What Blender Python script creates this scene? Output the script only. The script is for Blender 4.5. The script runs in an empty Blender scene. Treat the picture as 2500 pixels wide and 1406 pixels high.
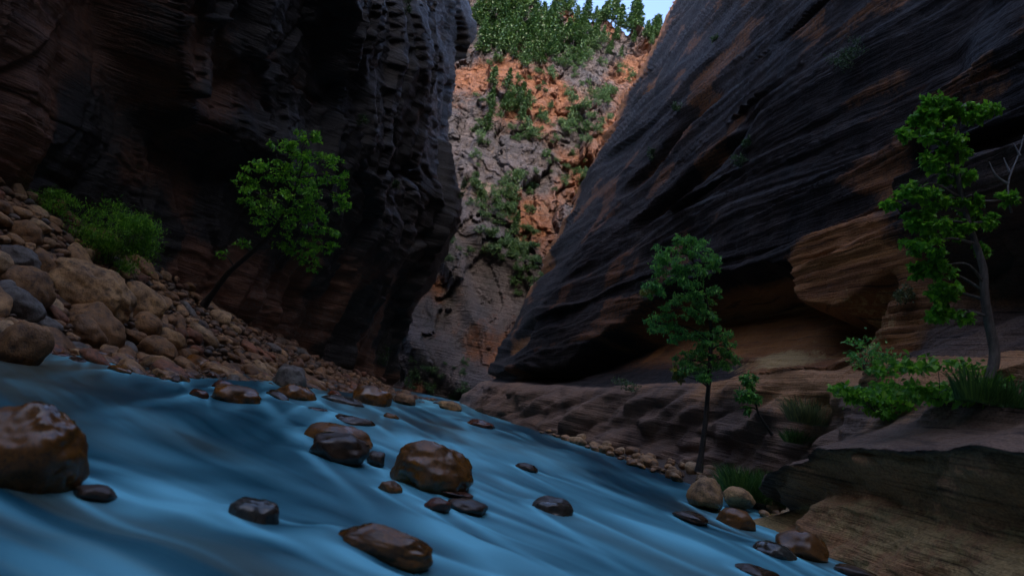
import bpy, math, random
import numpy as np
from mathutils import Matrix, Vector

# ------------------------------------------------------------------ camera, sky, sun, exposure
scene = bpy.context.scene
F = 2500 * 24 / 36.0            # focal length in pixels of the 2500 px wide photograph
ROLL = math.radians(12)
H = 0.6                         # lens height above the water
VP = (1150, 963)                # where the river axis meets the horizon
CR, SR = math.cos(ROLL), math.sin(ROLL)
_a, _b = (VP[0] - 1250) / F, (703 - VP[1]) / F
_r, _u = _a * CR - _b * SR, _a * SR + _b * CR
PITCH = -math.atan(_u)
YAW = math.atan2(_r, math.cos(PITCH) - _u * math.sin(PITCH))

def camdir(a, b):
    r, u = a * CR - b * SR, a * SR + b * CR
    fy = math.cos(PITCH) - u * math.sin(PITCH)
    fz = math.sin(PITCH) + u * math.cos(PITCH)
    return np.array([r * math.cos(YAW) - fy * math.sin(YAW), r * math.sin(YAW) + fy * math.cos(YAW), fz])

def ray(px, py):
    return camdir((px - 1250) / F, (703 - py) / F)

def ground(px, py, z=0.0):
    d = ray(px, py); return np.array([0, 0, H]) + d * ((z - H) / d[2])

def atx(px, py, X):
    d = ray(px, py); return np.array([0, 0, H]) + d * (X / d[0])

def aty(px, py, Y):
    d = ray(px, py); return np.array([0, 0, H]) + d * (Y / d[1])

fwd = camdir(0, 0)
rgt = camdir(1, 0) - fwd
upv = camdir(0, 1) - fwd
cam = bpy.data.cameras.new('camera'); camo = bpy.data.objects.new('camera', cam)
scene.collection.objects.link(camo)
camo.matrix_world = Matrix(((rgt[0], upv[0], -fwd[0], 0), (rgt[1], upv[1], -fwd[1], 0), (rgt[2], upv[2], -fwd[2], H), (0, 0, 0, 1)))
cam.lens = 24; cam.sensor_width = 36; cam.clip_start = 0.05; cam.clip_end = 2000
cam.dof.use_dof = True; cam.dof.focus_distance = 8.5; cam.dof.aperture_fstop = 2.2
scene.camera = camo

SUN_EL, SUN_AZ = math.radians(38), math.radians(178)     # azimuth clockwise from +y
world = bpy.data.worlds.new('World'); scene.world = world; world.use_nodes = True
wn = world.node_tree.nodes; wl = world.node_tree.links
bg = wn['Background']
sky = wn.new('ShaderNodeTexSky'); sky.sky_type = 'NISHITA'; sky.sun_disc = False
sky.sun_elevation = SUN_EL; sky.sun_rotation = SUN_AZ
sky.air_density = 0.5; sky.dust_density = 3.5; sky.ozone_density = 0.2; sky.altitude = 1300
wl.new(sky.outputs[0], bg.inputs[0]); bg.inputs[1].default_value = 0.12

sl = bpy.data.lights.new('sun', 'SUN'); so = bpy.data.objects.new('sun', sl); scene.collection.objects.link(so)
sl.energy = 0.5; sl.angle = math.radians(12); sl.color = (1.0, 0.86, 0.70)
sdir = Vector((math.sin(SUN_AZ) * math.cos(SUN_EL), math.cos(SUN_AZ) * math.cos(SUN_EL), math.sin(SUN_EL)))
so.rotation_euler = sdir.to_track_quat('Z', 'Y').to_euler()

vs = scene.view_settings
vs.view_transform = 'Standard'; vs.look = 'None'; vs.gamma = 1.0; vs.use_curve_mapping = False
vs.exposure = 3.0
scene.cycles.max_bounces = 6; scene.cycles.diffuse_bounces = 3; scene.cycles.glossy_bounces = 3
scene.cycles.transmission_bounces = 3; scene.cycles.transparent_max_bounces = 6
scene.cycles.use_denoising = True
scene.cycles.use_adaptive_sampling = True; scene.cycles.adaptive_threshold = 0.02

# ------------------------------------------------------------------ helpers
COL = scene.collection
RNG = np.random.default_rng(7)
random.seed(7)

_perm = np.random.default_rng(3).permutation(256)
_perm = np.concatenate([_perm, _perm, _perm]).astype(np.int32)
_g3 = np.random.default_rng(5).normal(size=(256, 3)); _g3 /= np.linalg.norm(_g3, axis=1)[:, None]
_g3 = _g3.astype(np.float32)

def pn(x, y, z=0.0, seed=0):
    """gradient noise, about -1..1"""
    x, y, z = np.broadcast_arrays(np.asarray(x, np.float32), np.asarray(y, np.float32) + np.float32(seed * 17.31), np.asarray(z, np.float32) + np.float32(seed * 7.77))
    xi, yi, zi = np.floor(x).astype(np.int32), np.floor(y).astype(np.int32), np.floor(z).astype(np.int32)
    xf, yf, zf = x - xi, y - yi, z - zi
    u, v, w = (t * t * t * (t * (t * 6 - 15) + 10) for t in (xf, yf, zf))
    xi &= 255; yi &= 255; zi &= 255
    def g(i, j, k):
        h = _perm[_perm[_perm[xi + i] + yi + j] + zi + k]
        gr = _g3[h]
        return gr[..., 0] * (xf - i) + gr[..., 1] * (yf - j) + gr[..., 2] * (zf - k)
    def lp(a, b, t): return a + (b - a) * t
    return 1.7 * lp(lp(lp(g(0,0,0), g(1,0,0), u), lp(g(0,1,0), g(1,1,0), u), v),
                    lp(lp(g(0,0,1), g(1,0,1), u), lp(g(0,1,1), g(1,1,1), u), v), w)

def fbm(x, y, z=0.0, octv=4, seed=0, gain=0.5):
    s = 0; a = 1.0; f = 1.0
    for o in range(octv):
        s = s + a * pn(np.asarray(x) * f, np.asarray(y) * f, np.asarray(z) * f, seed + o * 3.1)
        a *= gain; f *= 2.03
    return s

def ss(a, b, x):
    t = np.clip((np.asarray(x, float) - a) / (b - a), 0, 1); return t * t * (3 - 2 * t)

def lerp(a, b, t): return a + (b - a) * t

def hash1(i, seed=0):
    v = np.sin(np.asarray(i, float) * 127.1 + seed * 311.7) * 43758.5453
    return v - np.floor(v)

def worley(x, y, seed=0):
    """F1, F2 and cell id of 2-D cellular noise"""
    xi, yi = np.floor(x), np.floor(y)
    f1 = np.full(x.shape, 9.0); f2 = f1.copy(); cid = np.zeros(x.shape)
    for dx in (-1, 0, 1):
        for dy in (-1, 0, 1):
            cx, cy = xi + dx, yi + dy
            k = cx * 57.0 + cy * 131.0
            d = np.hypot(cx + hash1(k, seed) - x, cy + hash1(k, seed + 1) - y)
            nearer = d < f1
            f2 = np.where(nearer, f1, np.minimum(f2, d))
            cid = np.where(nearer, k, cid); f1 = np.where(nearer, d, f1)
    return f1, f2, cid

def new_mesh(name, V, faces_flat, nper, smooth=True, attrs=None):
    me = bpy.data.meshes.new(name)
    V = np.asarray(V, np.float32).reshape(-1, 3); fl = np.asarray(faces_flat, np.int32).ravel()
    nf = len(fl) // nper
    me.vertices.add(len(V)); me.vertices.foreach_set('co', V.ravel())
    me.loops.add(len(fl)); me.loops.foreach_set('vertex_index', fl)
    me.polygons.add(nf)
    me.polygons.foreach_set('loop_start', np.arange(nf, dtype=np.int32) * nper)
    try: me.polygons.foreach_set('loop_total', np.full(nf, nper, np.int32))
    except Exception: pass
    me.polygons.foreach_set('use_smooth', np.full(nf, smooth, bool))
    for k, v in (attrs or {}).items():
        at = me.attributes.new(k, 'FLOAT', 'POINT'); at.data.foreach_set('value', np.asarray(v, np.float32).ravel())
    me.update(calc_edges=True); me.validate()
    return me

def grid_mesh(name, P, attrs=None, flip=False, smooth=True):
    n, m = P.shape[:2]
    i = np.arange(n * m).reshape(n, m)
    q = np.stack([i[:-1, :-1], i[1:, :-1], i[1:, 1:], i[:-1, 1:]], -1).reshape(-1, 4)
    if flip: q = q[:, ::-1]
    return new_mesh(name, P, q, 4, smooth, attrs)

def link(name, me, mat, parent=None, loc=None):
    o = bpy.data.objects.new(name, me); COL.objects.link(o)
    if mat is not None and me is not None and not len(me.materials): me.materials.append(mat)
    if parent: o.parent = parent
    if loc is not None: o.location = loc
    return o

def tag(o, label=None, cat=None, group=None, kind=None):
    if label: o['label'] = label
    if cat: o['category'] = cat
    if group: o['group'] = group
    if kind: o['kind'] = kind
    return o

def empty(name, loc=(0, 0, 0)):
    o = bpy.data.objects.new(name, None); COL.objects.link(o); o.location = loc; o.empty_display_size = 0.1
    return o

# ------------------------------------------------------------------ materials
class NT:
    def __init__(s, name):
        s.m = bpy.data.materials.new(name); s.m.use_nodes = True
        s.t = s.m.node_tree; s.n = s.t.nodes; s.l = s.t.links
        s.p = s.n['Principled BSDF']; s.out = s.n['Material Output']
    def node(s, typ, **kw):
        x = s.n.new(typ)
        for k, v in kw.items():
            if k.startswith('i_'): x.inputs[k[2:].replace('_', ' ')].default_value = v
            else: setattr(x, k, v)
        return x
    def link(s, a, b): s.l.new(a, b)
    def coords(s, scale=(1, 1, 1), src='Object'):
        tc = s.node('ShaderNodeTexCoord'); mp = s.node('ShaderNodeMapping'); mp.inputs['Scale'].default_value = scale
        s.link(tc.outputs[src], mp.inputs[0]); return mp.outputs[0]
    def noise(s, vec, scale, detail=5, rough=0.55, dist=0.0):
        x = s.node('ShaderNodeTexNoise'); x.inputs['Scale'].default_value = scale; x.inputs['Detail'].default_value = detail
        x.inputs['Roughness'].default_value = rough; x.inputs['Distortion'].default_value = dist
        s.link(vec, x.inputs['Vector']); return x.outputs['Fac']
    def ramp(s, fac, stops):
        x = s.node('ShaderNodeValToRGB'); e = x.color_ramp.elements
        while len(e) < len(stops): e.new(0.5)
        for el, (p, c) in zip(e, stops):
            el.position = p; el.color = (*c, 1) if not isinstance(c, (int, float)) else (c, c, c, 1)
        s.link(fac, x.inputs[0]); return x.outputs[0]
    def mix(s, fac, a, b, blend='MIX'):
        x = s.node('ShaderNodeMix', data_type='RGBA', blend_type=blend)
        for inp, v in ((x.inputs[0], fac), (x.inputs[6], a), (x.inputs[7], b)):
            if isinstance(v, (int, float)): inp.default_value = v
            elif isinstance(v, tuple): inp.default_value = (*v, 1) if len(v) == 3 else v
            else: s.link(v, inp)
        return x.outputs[2]
    def math(s, op, a, b=None, clamp=False):
        x = s.node('ShaderNodeMath', operation=op, use_clamp=clamp)
        for inp, v in zip(x.inputs, (a, b)):
            if v is None: continue
            if isinstance(v, (int, float)): inp.default_value = v
            else: s.link(v, inp)
        return x.outputs[0]
    def attr(s, name):
        x = s.node('ShaderNodeAttribute', attribute_name=name); return x.outputs['Fac']
    def bump(s, h, dist=0.02, strength=1.0, normal=None):
        x = s.node('ShaderNodeBump'); x.inputs['Distance'].default_value = dist; x.inputs['Strength'].default_value = strength
        s.link(h, x.inputs['Height'])
        if normal is not None: s.link(normal, x.inputs['Normal'])
        return x.outputs[0]

def rock_material(name, varnish, varnish2, stone, stone2, pale, zstretch=6.0, bump=0.07, rough=0.52, scale=1.0, spec=0.5, bench=None):
    """Desert-varnished sandstone: attribute 'fresh' bares the stone, 'pale' the light crust and the painted cave glow."""
    t = NT(name)
    co = t.coords((1, 1, 1)); lay = t.coords((0.35 * scale, 0.35 * scale, zstretch * scale)); vert = t.coords((1.6 * scale, 1.6 * scale, 0.22 * scale))
    n1 = t.noise(lay, 1.0, 6, 0.62, 0.4); n2 = t.noise(vert, 1.0, 5, 0.6); n3 = t.noise(co, 9 * scale, 5, 0.7)
    fine = t.coords((0.8 * scale, 0.8 * scale, 24 * scale)); n4 = t.noise(fine, 1.0, 5, 0.65, 0.6)
    va = t.mix(t.ramp(n2, [(0.35, 0.0), (0.65, 1.0)]), varnish, varnish2)
    st = t.mix(t.ramp(n1, [(0.3, 0.0), (0.7, 1.0)]), stone, stone2)
    f = t.math('ADD', t.attr('fresh'), t.math('MULTIPLY', t.math('SUBTRACT', n3, 0.5), 0.55))
    f = t.math('ADD', f, t.math('MULTIPLY', t.math('SUBTRACT', n1, 0.5), 0.5))
    col = t.mix(t.ramp(f, [(0.3, 0.0), (0.62, 1.0)]), va, st)
    if bench:
        bc = t.mix(t.ramp(n2, [(0.3, 0.0), (0.7, 1.0)]), bench[0], bench[1]); bc = t.mix(t.ramp(f, [(0.42, 0.0), (0.75, 1.0)]), bc, bench[2])
        col = t.mix(t.attr('bench'), col, bc)
    pf = t.math('ADD', t.attr('pale'), t.math('MULTIPLY', t.math('SUBTRACT', n3, 0.5), 1.0))
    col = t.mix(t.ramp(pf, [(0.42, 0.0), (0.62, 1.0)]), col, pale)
    speck = t.noise(co, 55 * scale, 3, 0.7)
    col = t.mix(t.ramp(speck, [(0.35, 0.45), (0.6, 0.0)]), col, (0.01, 0.008, 0.008))
    col = t.mix(t.ramp(n4, [(0.32, 0.75), (0.46, 0.0)]), col, (0.012, 0.010, 0.010))
    t.link(col, t.p.inputs['Base Color'])
    t.link(t.ramp(n3, [(0.3, rough - 0.12), (0.7, rough + 0.15)]), t.p.inputs['Roughness'])
    t.p.inputs['Specular IOR Level'].default_value = spec
    h = t.math('ADD', t.math('MULTIPLY', n1, 1.2), t.math('MULTIPLY', n3, 0.5))
    h = t.math('ADD', h, t.math('ADD', t.math('MULTIPLY', speck, 0.15), t.math('MULTIPLY', n4, 0.7)))
    t.link(t.bump(h, bump, 1.0), t.p.inputs['Normal'])
    return t.m

M = {}
M['rwall'] = rock_material('varnished_sandstone', (0.017, 0.0138, 0.0120), (0.042, 0.028, 0.022), (0.50, 0.20, 0.058), (0.25, 0.095, 0.040), (0.60, 0.38, 0.16), rough=0.66, spec=0.14, bench=((0.15, 0.100, 0.080), (0.34, 0.205, 0.135), (0.56, 0.27, 0.12)))
M['lwall'] = rock_material('dark_varnished_sandstone', (0.016, 0.0140, 0.0125), (0.040, 0.032, 0.027), (0.30, 0.13, 0.065), (0.15, 0.068, 0.040), (0.26, 0.20, 0.17), zstretch=5, bump=0.07, rough=0.45, spec=0.45)
M['fcliff'] = rock_material('far_sandstone', (0.060, 0.055, 0.060), (0.135, 0.105, 0.10), (0.34, 0.125, 0.045), (0.19, 0.085, 0.048), (0.30, 0.21, 0.15), zstretch=2.5, bump=0.5, rough=0.75, scale=0.3)

# ------------------------------------------------------------------ canyon right wall
RA, RB, RC = 5.43, -0.129, 0.26
def onR(px, py, off=0.0):
    d = ray(px, py); t = (RA + off + RC * H) / (d[0] - RB * d[1] - RC * d[2]); return np.array([0, 0, H]) + t * d
def curve(pts, fn):
    q = np.array([fn(*p) for p in pts]); o = np.argsort(q[:, 1]); q = q[o]
    return lambda y, k=2: np.interp(y, q[:, 1], q[:, k])
lip = curve([(1205, 912), (1380, 892), (1450, 832), (1560, 752), (1640, 692), (1800, 655), (1900, 630), (1962, 640), (1972, 738), (2060, 738), (2120, 705), (2190, 665), (2230, 640)], onR)
floorc = curve([(1205, 930), (1400, 942), (1560, 930), (1700, 920), (1850, 905), (2000, 890), (2080, 855), (2150, 775), (2230, 655)], lambda a, b: onR(a, b, -0.4))
Y_CAVE0 = onR(2235, 650)[1]; Y_CAVE1 = 38.0
xw = lambda y: np.interp(y, [-30, 3, 6, 7.2, 8.5, 10.5, 13, 15, 18, 22, 27, 40], [5, 3.35, 3.1, 3.35, 3.55, 3.2, 2.95, 2.75, 2.15, 1.35, 0.45, -0.6])

xfoot = lambda y: np.interp(y, [-30, 3, 6, 7.2, 8.5, 10.5, 13, 15, 18, 22, 27, 40], [5, 3.35, 3.1, 3.7, 4.15, 4.0, 3.5, 3.05, 2.35, 1.5, 0.55, -0.5])

def bedding(y, z, tilt_amp, seed, sp_y, sp_z, lump=0.22, run=1.0):
    """layered relief (metres, positive = recessed): cross-bedded sets, ledges that pinch out"""
    zw = z + 0.35 * fbm(y * 0.08, z * 0.10, 0, 2, seed)
    lay = np.floor(zw / 2.3 + 0.35 * pn(y * 0.05, z * 0.0, 0, seed + 2))
    tl = (hash1(lay, seed) - 0.5) * 2 * tilt_amp
    c = zw + tl * y + hash1(lay, seed + 4) * 5
    D = np.zeros_like(z)
    for k, (lam, amp) in enumerate(((2.4, 0.26), (1.1, 0.19), (0.50, 0.125), (0.22, 0.07), (0.11, 0.034), (0.055, 0.016))):
        w = ss(1.6, 3.5, lam / np.maximum(sp_z, 1e-4))
        ph = c / lam + 0.7 * pn(y * 0.11 * run / lam ** 0.5, c * 0.35 / lam, 0, seed + 11 + k)
        saw = ph - np.floor(ph)
        saw = np.where(saw < 0.90, (saw / 0.90) ** 1.4, (1 - saw) / 0.10)          # ramp out, then a small overhang
        m = ss(-0.15, 0.25, pn(y * 0.13 * run / lam ** 0.4, np.floor(ph) * 1.7, 0, seed + 31 + k))
        D -= amp * w * (saw * m + lump * pn(y * 0.3 * run / lam, c / lam, 0, seed + 51 + k))
    return D

def wall_grid(ynear, yfar, nc, back, nr, e0, e1, ztop, ncoarse=26, yextra=()):
    t = np.linspace(1 / ynear, 1 / yfar, nc); y = np.concatenate([np.array(back, float), 1 / t, np.array(yextra, float)])
    ye = np.clip(y, ynear, yfar)
    e = np.linspace(e0, e1, nr)
    z = H + e[None, :] * ye[:, None]
    z = np.maximum(z, -0.6 + 0.02 * np.arange(nr)[None, :] / nr)
    s = np.linspace(0, 1, ncoarse + 1)[1:] ** 1.6
    zt = z[:, -1:] + s[None, :] * np.maximum((np.interp(y, ztop[0], ztop[1])[:, None] if isinstance(ztop, tuple) else ztop) - z[:, -1:], 0.5)
    Z = np.concatenate([z, zt], 1); Y = np.repeat(y[:, None], Z.shape[1], 1)
    sp_z = np.repeat(((e[1] - e[0]) * ye)[:, None], Z.shape[1], 1); sp_z[:, nr:] = 1.2
    sp_y = np.repeat(np.gradient(y)[:, None], Z.shape[1], 1)
    return Y, Z, np.abs(sp_y), sp_z

def right_wall():
    Y, Z, sy, sz = wall_grid(3.1, 44, 760, np.arange(-34, 3.0, 0.8), 460, -0.22, 1.02, 46)
    y, z = Y, Z
    plane = RA + RB * y + RC * z
    zf = np.where(y > Y_CAVE0, floorc(y), 1.9 + 0 * y)
    zf = np.where(y < 7.3, lerp(zf, 1.90, ss(Y_CAVE0 + 1.2, Y_CAVE0 - 0.3, y)), zf)
    zf = zf + 0.10 * fbm(y * 0.5, 0 * y, 0, 2, 60)
    zl = np.maximum(lip(y), zf + 0.25) + 0.10 * pn(y * 0.9, 0 * y, 0, 61)
    depth = ss(Y_CAVE0 - 0.2, Y_CAVE0 + 1.6, y) * np.interp(y, [6, 8, 11, 15, 22, 30, 44], [0.6, 0.85, 1.25, 1.6, 1.2, 0.7, 0.5])
    # cave: the floor slopes back from the bench, the roof returns to the lip
    u = np.clip((z - zf) / (zl - zf), 0, 1.4)
    rec = depth * np.where(u < 0.72, np.clip(u / 0.72, 0, 1) ** 0.8, 1 - ss(0.72, 1.0, u)) * (u > 0)
    x = plane + rec
    # bench below the cave, rounded, running down into the river
    xb = xfoot(y); xtop = RA + RB * y + RC * zf
    v = np.clip(z / np.maximum(zf, 0.2), -0.6, 1)
    prof = 1 - np.sqrt(np.clip(1 - np.clip(v, 0, 1) ** 2, 0, 1))
    bench = xb + (xtop - xb) * (0.35 * np.clip(v, 0, 1) + 0.65 * prof) + 0.35 * np.minimum(v, 0)
    lump = fbm(y * 0.42 + 0.5 * z, z * 0.7, 0, 3, 70)
    bench = bench - 0.55 * np.abs(lump) * ss(1.02, 0.6, v) * ss(6.6, 8.5, y) + 0.25 * ss(6.6, 8.5, y) * ss(1, 0.5, v)
    dg = z * 0.9 - (y - 7.5) * 0.35; bench = bench - 0.22 * np.abs(pn(dg * 1.6, y * 0.25, 0, 80)) * ss(13, 9, y) * ss(6.8, 7.6, y)
    # near outcrop with its undercut
    oc = ss(7.15, 6.3, y + 0.25 * pn(y, z * 1.3, 0, 72))
    zo = np.interp(y, [2, 3.75, 4.8, 5.6, 6.3, 7.0], [0.88, 0.84, 0.77, 0.64, 0.38, 0.06]) + 0.10 * pn(y * 0.9, 0 * y, 0, 73) + 0.03 * pn(y * 3.5, 0 * y, 0, 79)
    lipx = 2.92 + 0.16 * pn(y * 0.8, 0 * y, 0, 74) + 0.06 * pn(y * 2.6, z * 1.5, 0, 77)
    q = np.clip((z - zo) / np.maximum(zf - zo, 0.2), 0, 1)
    top = lipx + (xtop - lipx) * (0.85 * q + 0.15 * ss(0.0, 1.0, q)) + 0.08 * fbm(y * 0.9, z * 2.0, 0, 3, 78)
    q2 = np.clip((zo - z) / np.maximum(zo, 0.15), 0, 1.6)
    und = lipx + 0.03 + 0.22 * ss(0, 0.45, q2) - 0.36 * np.clip((q2 - 0.4) / 0.6, 0, 1.5) + 0.14 * fbm(y * 1.3, z * 2.2, 0, 4, 76)
    outc = np.where(z > zo, top, und)
    below = lerp(bench, outc, oc)
    x = np.where(z < zf, below, x)
    # striated buttress standing forward between the cave and the camera
    edge = 7.0 + 0.35 * (z - 1.5) + 0.3 * pn(z * 0.9, y * 0.3, 0, 75)
    nearb = ss(edge + 0.5, edge - 0.5, y)
    x = x - 0.95 * nearb * ss(1.0, 1.7, z) * ss(9, 3, z) + 1.0 * nearb * ss(1.5, 2.9, z) * ss(3.5, 3.05, z)
    # relief
    bw = np.where(z < zf, 0.30, 1.0) * np.where((z < zo) & (y < 7), 0.6, 1.0)
    bw = np.where((z > zo) & (z < zf) & (y < 7.1), 0.85, bw)
    bw = np.where((rec > 0.05), 0.55, bw)
    bw = bw * np.where((y < 7.2) & (z > 1.3), 1.15, 1.0)
    D = bedding(y, z, 0.06, 100, sy, sz)
    # the near buttress is a dipping slab: its beds fall away up-canyon
    nb = nearb * ss(1.0, 1.6, z) * ss(3.6, 3.1, z)
    D = lerp(D, 1.1 * bedding(y, (z + 0.8 * y) * 0.8, 0.03, 180, sy, sz, 0.15, 1.5) + 0.25, nb)
    # deep slots between beds
    sl_ = pn(y * 0.10, z * 0.55 + 0.04 * y, 0, 140); D = D + 0.55 * ss(0.42, 0.75, sl_) * (z > zf) * (1 - nb)
    D = D + 0.22 * fbm(y * 0.12, z * 0.12, 0, 2, 150) * ss(2.5, 6, z)
    x = x + D * bw + 0.03 * fbm(y * 2.2, z * 2.2, 0, 4, 160)
    # the far corner turns away
    ye = np.clip(y - (40.3 + 0.5 * pn(z * 0.25, 0, 0, 161) + 0.3 * D), 0, None)
    x = x + 1.2 * ye ** 1.7
    # what is bared: cave, slots, recessed ledges, the top of the far edge
    fresh = 0.06 + 0.42 * ss(0.1, 0.6, D * bw) + 0.75 * ss(0.15, 1.0, rec) * ss(26, 12, y)
    fresh += 0.35 * ss(0.15, 0.5, fbm(y * 0.25, z * 0.5, 0, 3, 170)) * (z > zf)
    fresh += 0.8 * ss(37.5, 40.5, y) * ss(4, 9, z)
    fresh += np.where(z < zf, 0.02 + 0.40 * ss(0.55, 0.95, v) * ss(22, 13, y) + 0.30 * fbm(y * 0.5, z * 0.9, 0, 2, 171), 0)
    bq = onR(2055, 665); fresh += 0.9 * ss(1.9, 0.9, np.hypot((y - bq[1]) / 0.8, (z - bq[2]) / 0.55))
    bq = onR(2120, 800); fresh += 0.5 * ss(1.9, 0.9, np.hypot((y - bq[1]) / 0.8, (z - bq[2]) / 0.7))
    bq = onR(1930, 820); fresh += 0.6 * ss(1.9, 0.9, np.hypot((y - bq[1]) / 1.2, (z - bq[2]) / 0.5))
    fresh += 0.35 * ss(4.0, 1.5, np.hypot((y - Y_CAVE0 - 1.2) / 1.0, (z - 2.4) / 0.8))
    fresh += 0.65 * ((y < 7) & (z < zo)) + 0.28 * ((y < 7.1) & (z >= zo) & (z < zf))
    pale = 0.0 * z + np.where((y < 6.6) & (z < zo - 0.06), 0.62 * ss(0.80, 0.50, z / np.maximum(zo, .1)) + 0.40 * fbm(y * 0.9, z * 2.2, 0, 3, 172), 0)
    for (a_, b_, ry_, rz_, k_) in ((2055, 665, 0.8, 0.5, 0.22), (1930, 830, 1.3, 0.4, 0.35), (2110, 800, 0.7, 0.6, 0.45), (1800, 880, 1.3, 0.25, 0.45)):  # paler patches painted on the cave rock to stand in for its warm glow
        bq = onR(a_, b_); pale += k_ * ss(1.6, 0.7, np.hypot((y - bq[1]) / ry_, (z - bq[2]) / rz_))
    P = np.stack([x, y, z], -1)
    bz = np.where(z < zf, 1.0, 0.0) * (1 - 0.0 * z) + 0.8 * nearb * ss(4.5, 2.5, z) * (z >= zf)
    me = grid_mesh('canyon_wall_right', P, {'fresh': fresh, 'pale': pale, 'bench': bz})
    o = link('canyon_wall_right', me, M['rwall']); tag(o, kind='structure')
    return P
RW = right_wall()

# ------------------------------------------------------------------ canyon left wall
def talus_h(x, y):
    """ground height of the boulder bank left of the river"""
    e = xl(y)                                     # water edge
    d = np.clip(e - x, -3, 30)
    s = np.interp(y, [0, 8, 14, 20, 28, 36], [0.62, 0.66, 0.64, 0.52, 0.3, 0.2])
    h = np.where(d > 0, s * d, 0.35 * d)
    h = np.minimum(h, 3.4 + 0.12 * d)
    return h + 0.10 * fbm(np.asarray(x) * 0.6, np.asarray(y) * 0.6, 0, 2, 200)
xl = lambda y: np.interp(y, [-30, 0, 4, 6.7, 8, 10, 12, 14, 19, 23, 26, 32, 40, 60], [-5, -4.2, -4.5, -5.0, -5.6, -6.2, -6.4, -5.9, -5.2, -4.7, -4.2, -3.6, -4.2, -8])

def left_wall():
    Y, Z, sy, sz = wall_grid(5.0, 44, 700, np.arange(-34, 4.8, 0.9), 420, -0.06, 0.92, ([-34, 8, 20, 30], [17, 15, 18, 25]))  # unseen near rim kept low to let sky light onto the right side
    y, z = Y, Z
    far = np.interp(z, [-1, 0.9, 3, 6, 9, 14, 22, 46], [-5.3, -5.1, -4.7, -3.7, -3.15, -3.6, -4.9, -8.0])
    near = np.interp(z, [-1, 1, 3, 7, 14, 46], [-9.2, -9.0, -8.9, -8.6, -9.6, -13])
    s = ss(9, 37, y)
    x = lerp(near, far, 0.35 * s + 0.65 * np.clip((y - 10) / 26, 0, 1))
    x = np.where(y < 10, x - 0.0 * y, x)
    # deep alcove behind the bank, open to the top of the picture; its far side is the buttress edge
    ye_ = np.interp(z, [0, 6, 7, 10, 20], [15.6, 14.7, 13.2, 11.5, 9.5]) + 0.35 * pn(z * 0.7, 0 * z, 0, 210)
    alc = 1.6 * ss(ye_ + 0.5, ye_ - 0.9, y)
    # hollow under the overhanging foot of the buttress
    lipz = np.interp(y, [12, 14, 15.5, 17, 19.5, 22, 24], [16, 12, 8.2, 6.3, 6.4, 5.2, 3.5]) + 0.35 * pn(y * 0.8, 0 * y, 0, 211)
    dep = np.interp(y, [12, 14, 16, 17.5, 20, 22.5], [1.4, 1.7, 2.0, 1.6, 0.9, 0])
    u = z / lipz
    rec = np.maximum(alc, dep * np.where(u < 0.82, 1.0, 1 - ss(0.82, 1.0, u)))
    x = x - rec + 0.5 * fbm(y * 0.35, z * 0.25, 0, 3, 213) * ss(16, 14, y)
    # buttress columns at the foot further on
    colm = np.abs(pn(y * 0.55, z * 0.06, 0, 212))
    x = x + (0.9 - 1.8 * colm) * ss(16, 18.5, y) * ss(6, 2, z) * 0.6
    # angular faces split by upright joints, folded ribs between them
    wz = z + 0.5 * fbm(y * 0.25, z * 0.12, 0, 3, 215)
    D = 0.34 * bedding(y, wz, 0.10, 220, sy, sz, 0.3, 2.0)
    wy = y + 0.35 * fbm(y * 0.4, z * 0.25, 0, 3, 231)
    for sy_, sz_, amp, sd in ((3.4, 9.0, 1.15, 3), (1.5, 4.2, 0.50, 4), (0.6, 1.5, 0.12, 5)):
        yy = wy / sy_ + 0.55 * z / sz_; zz_ = z / sz_ + 0.2 * pn(y * 0.7, z * 0.3, 0, 236 + sd)
        f1, f2, cid = worley(yy, zz_, sd * 7)
        fx, fz = yy - np.floor(yy) - 0.5, zz_ - np.floor(zz_) - 0.5
        amp = amp * lerp(1.0, 0.55, ss(22, 30, y)) if sd > 3 else amp
        D = D + amp * ((hash1(cid, sd) - 0.5) + 0.9 * (hash1(cid, sd + 1) - 0.5) * fx + 0.9 * (hash1(cid, sd + 2) - 0.5) * fz) * ss(0.0, 0.10, f2 - f1) + 0.35 * amp * (1 - ss(0.0, 0.09, f2 - f1))
    fw = ss(17, 23, y); wv = z + 1.1 * fbm(y * 0.45, z * 0.3, 0, 3, 241)
    D = D + fw * (0.12 * np.abs(pn(y * 0.9, wv * 0.9, 0, 242)) + 0.07 * np.abs(pn(y * 1.6, wv * 2.3, 0, 243)))
    D = D + 0.8 * fbm(y * 0.10, z * 0.16, 0, 2, 234)
    x = x - D * np.where(rec > 0.3, 0.6, 1.0) - 0.03 * fbm(y * 2, z * 2, 0, 3, 235)
    ye = np.clip(y - (36.0 + 0.7 * pn(z * 0.3, 0, 0, 236) + 0.6 * pn(z * 1.1, 0, 0, 237)), 0, None)
    x = x - 1.4 * ye ** 1.8
    fresh = 0.14 + 0.45 * ss(0.3, 1.1, D) + 0.65 * ss(0.5, 1.5, alc) + 0.75 * ss(6.5, 2.5, z) * ss(15, 17, y) * ss(0.0, 0.5, fbm(y * .4, z * .3, 0, 2, 238) + 0.3)
    fresh += 0.8 * np.exp(-((y - ye_ + 0.3) / 0.55) ** 2) * ss(4.5, 6.5, z)
    pale = 0.45 * ss(0.0, 0.5, fbm(y * 0.6, z * 0.25, 0, 3, 239)) * ss(7, 2, z) * ss(15, 17, y)
    P = np.stack([x, y, z], -1)
    o = link('canyon_wall_left', grid_mesh('canyon_wall_left', P, {'fresh': fresh, 'pale': pale}, flip=True), M['lwall']); tag(o, kind='structure')
    return P
LW = left_wall()

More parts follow.
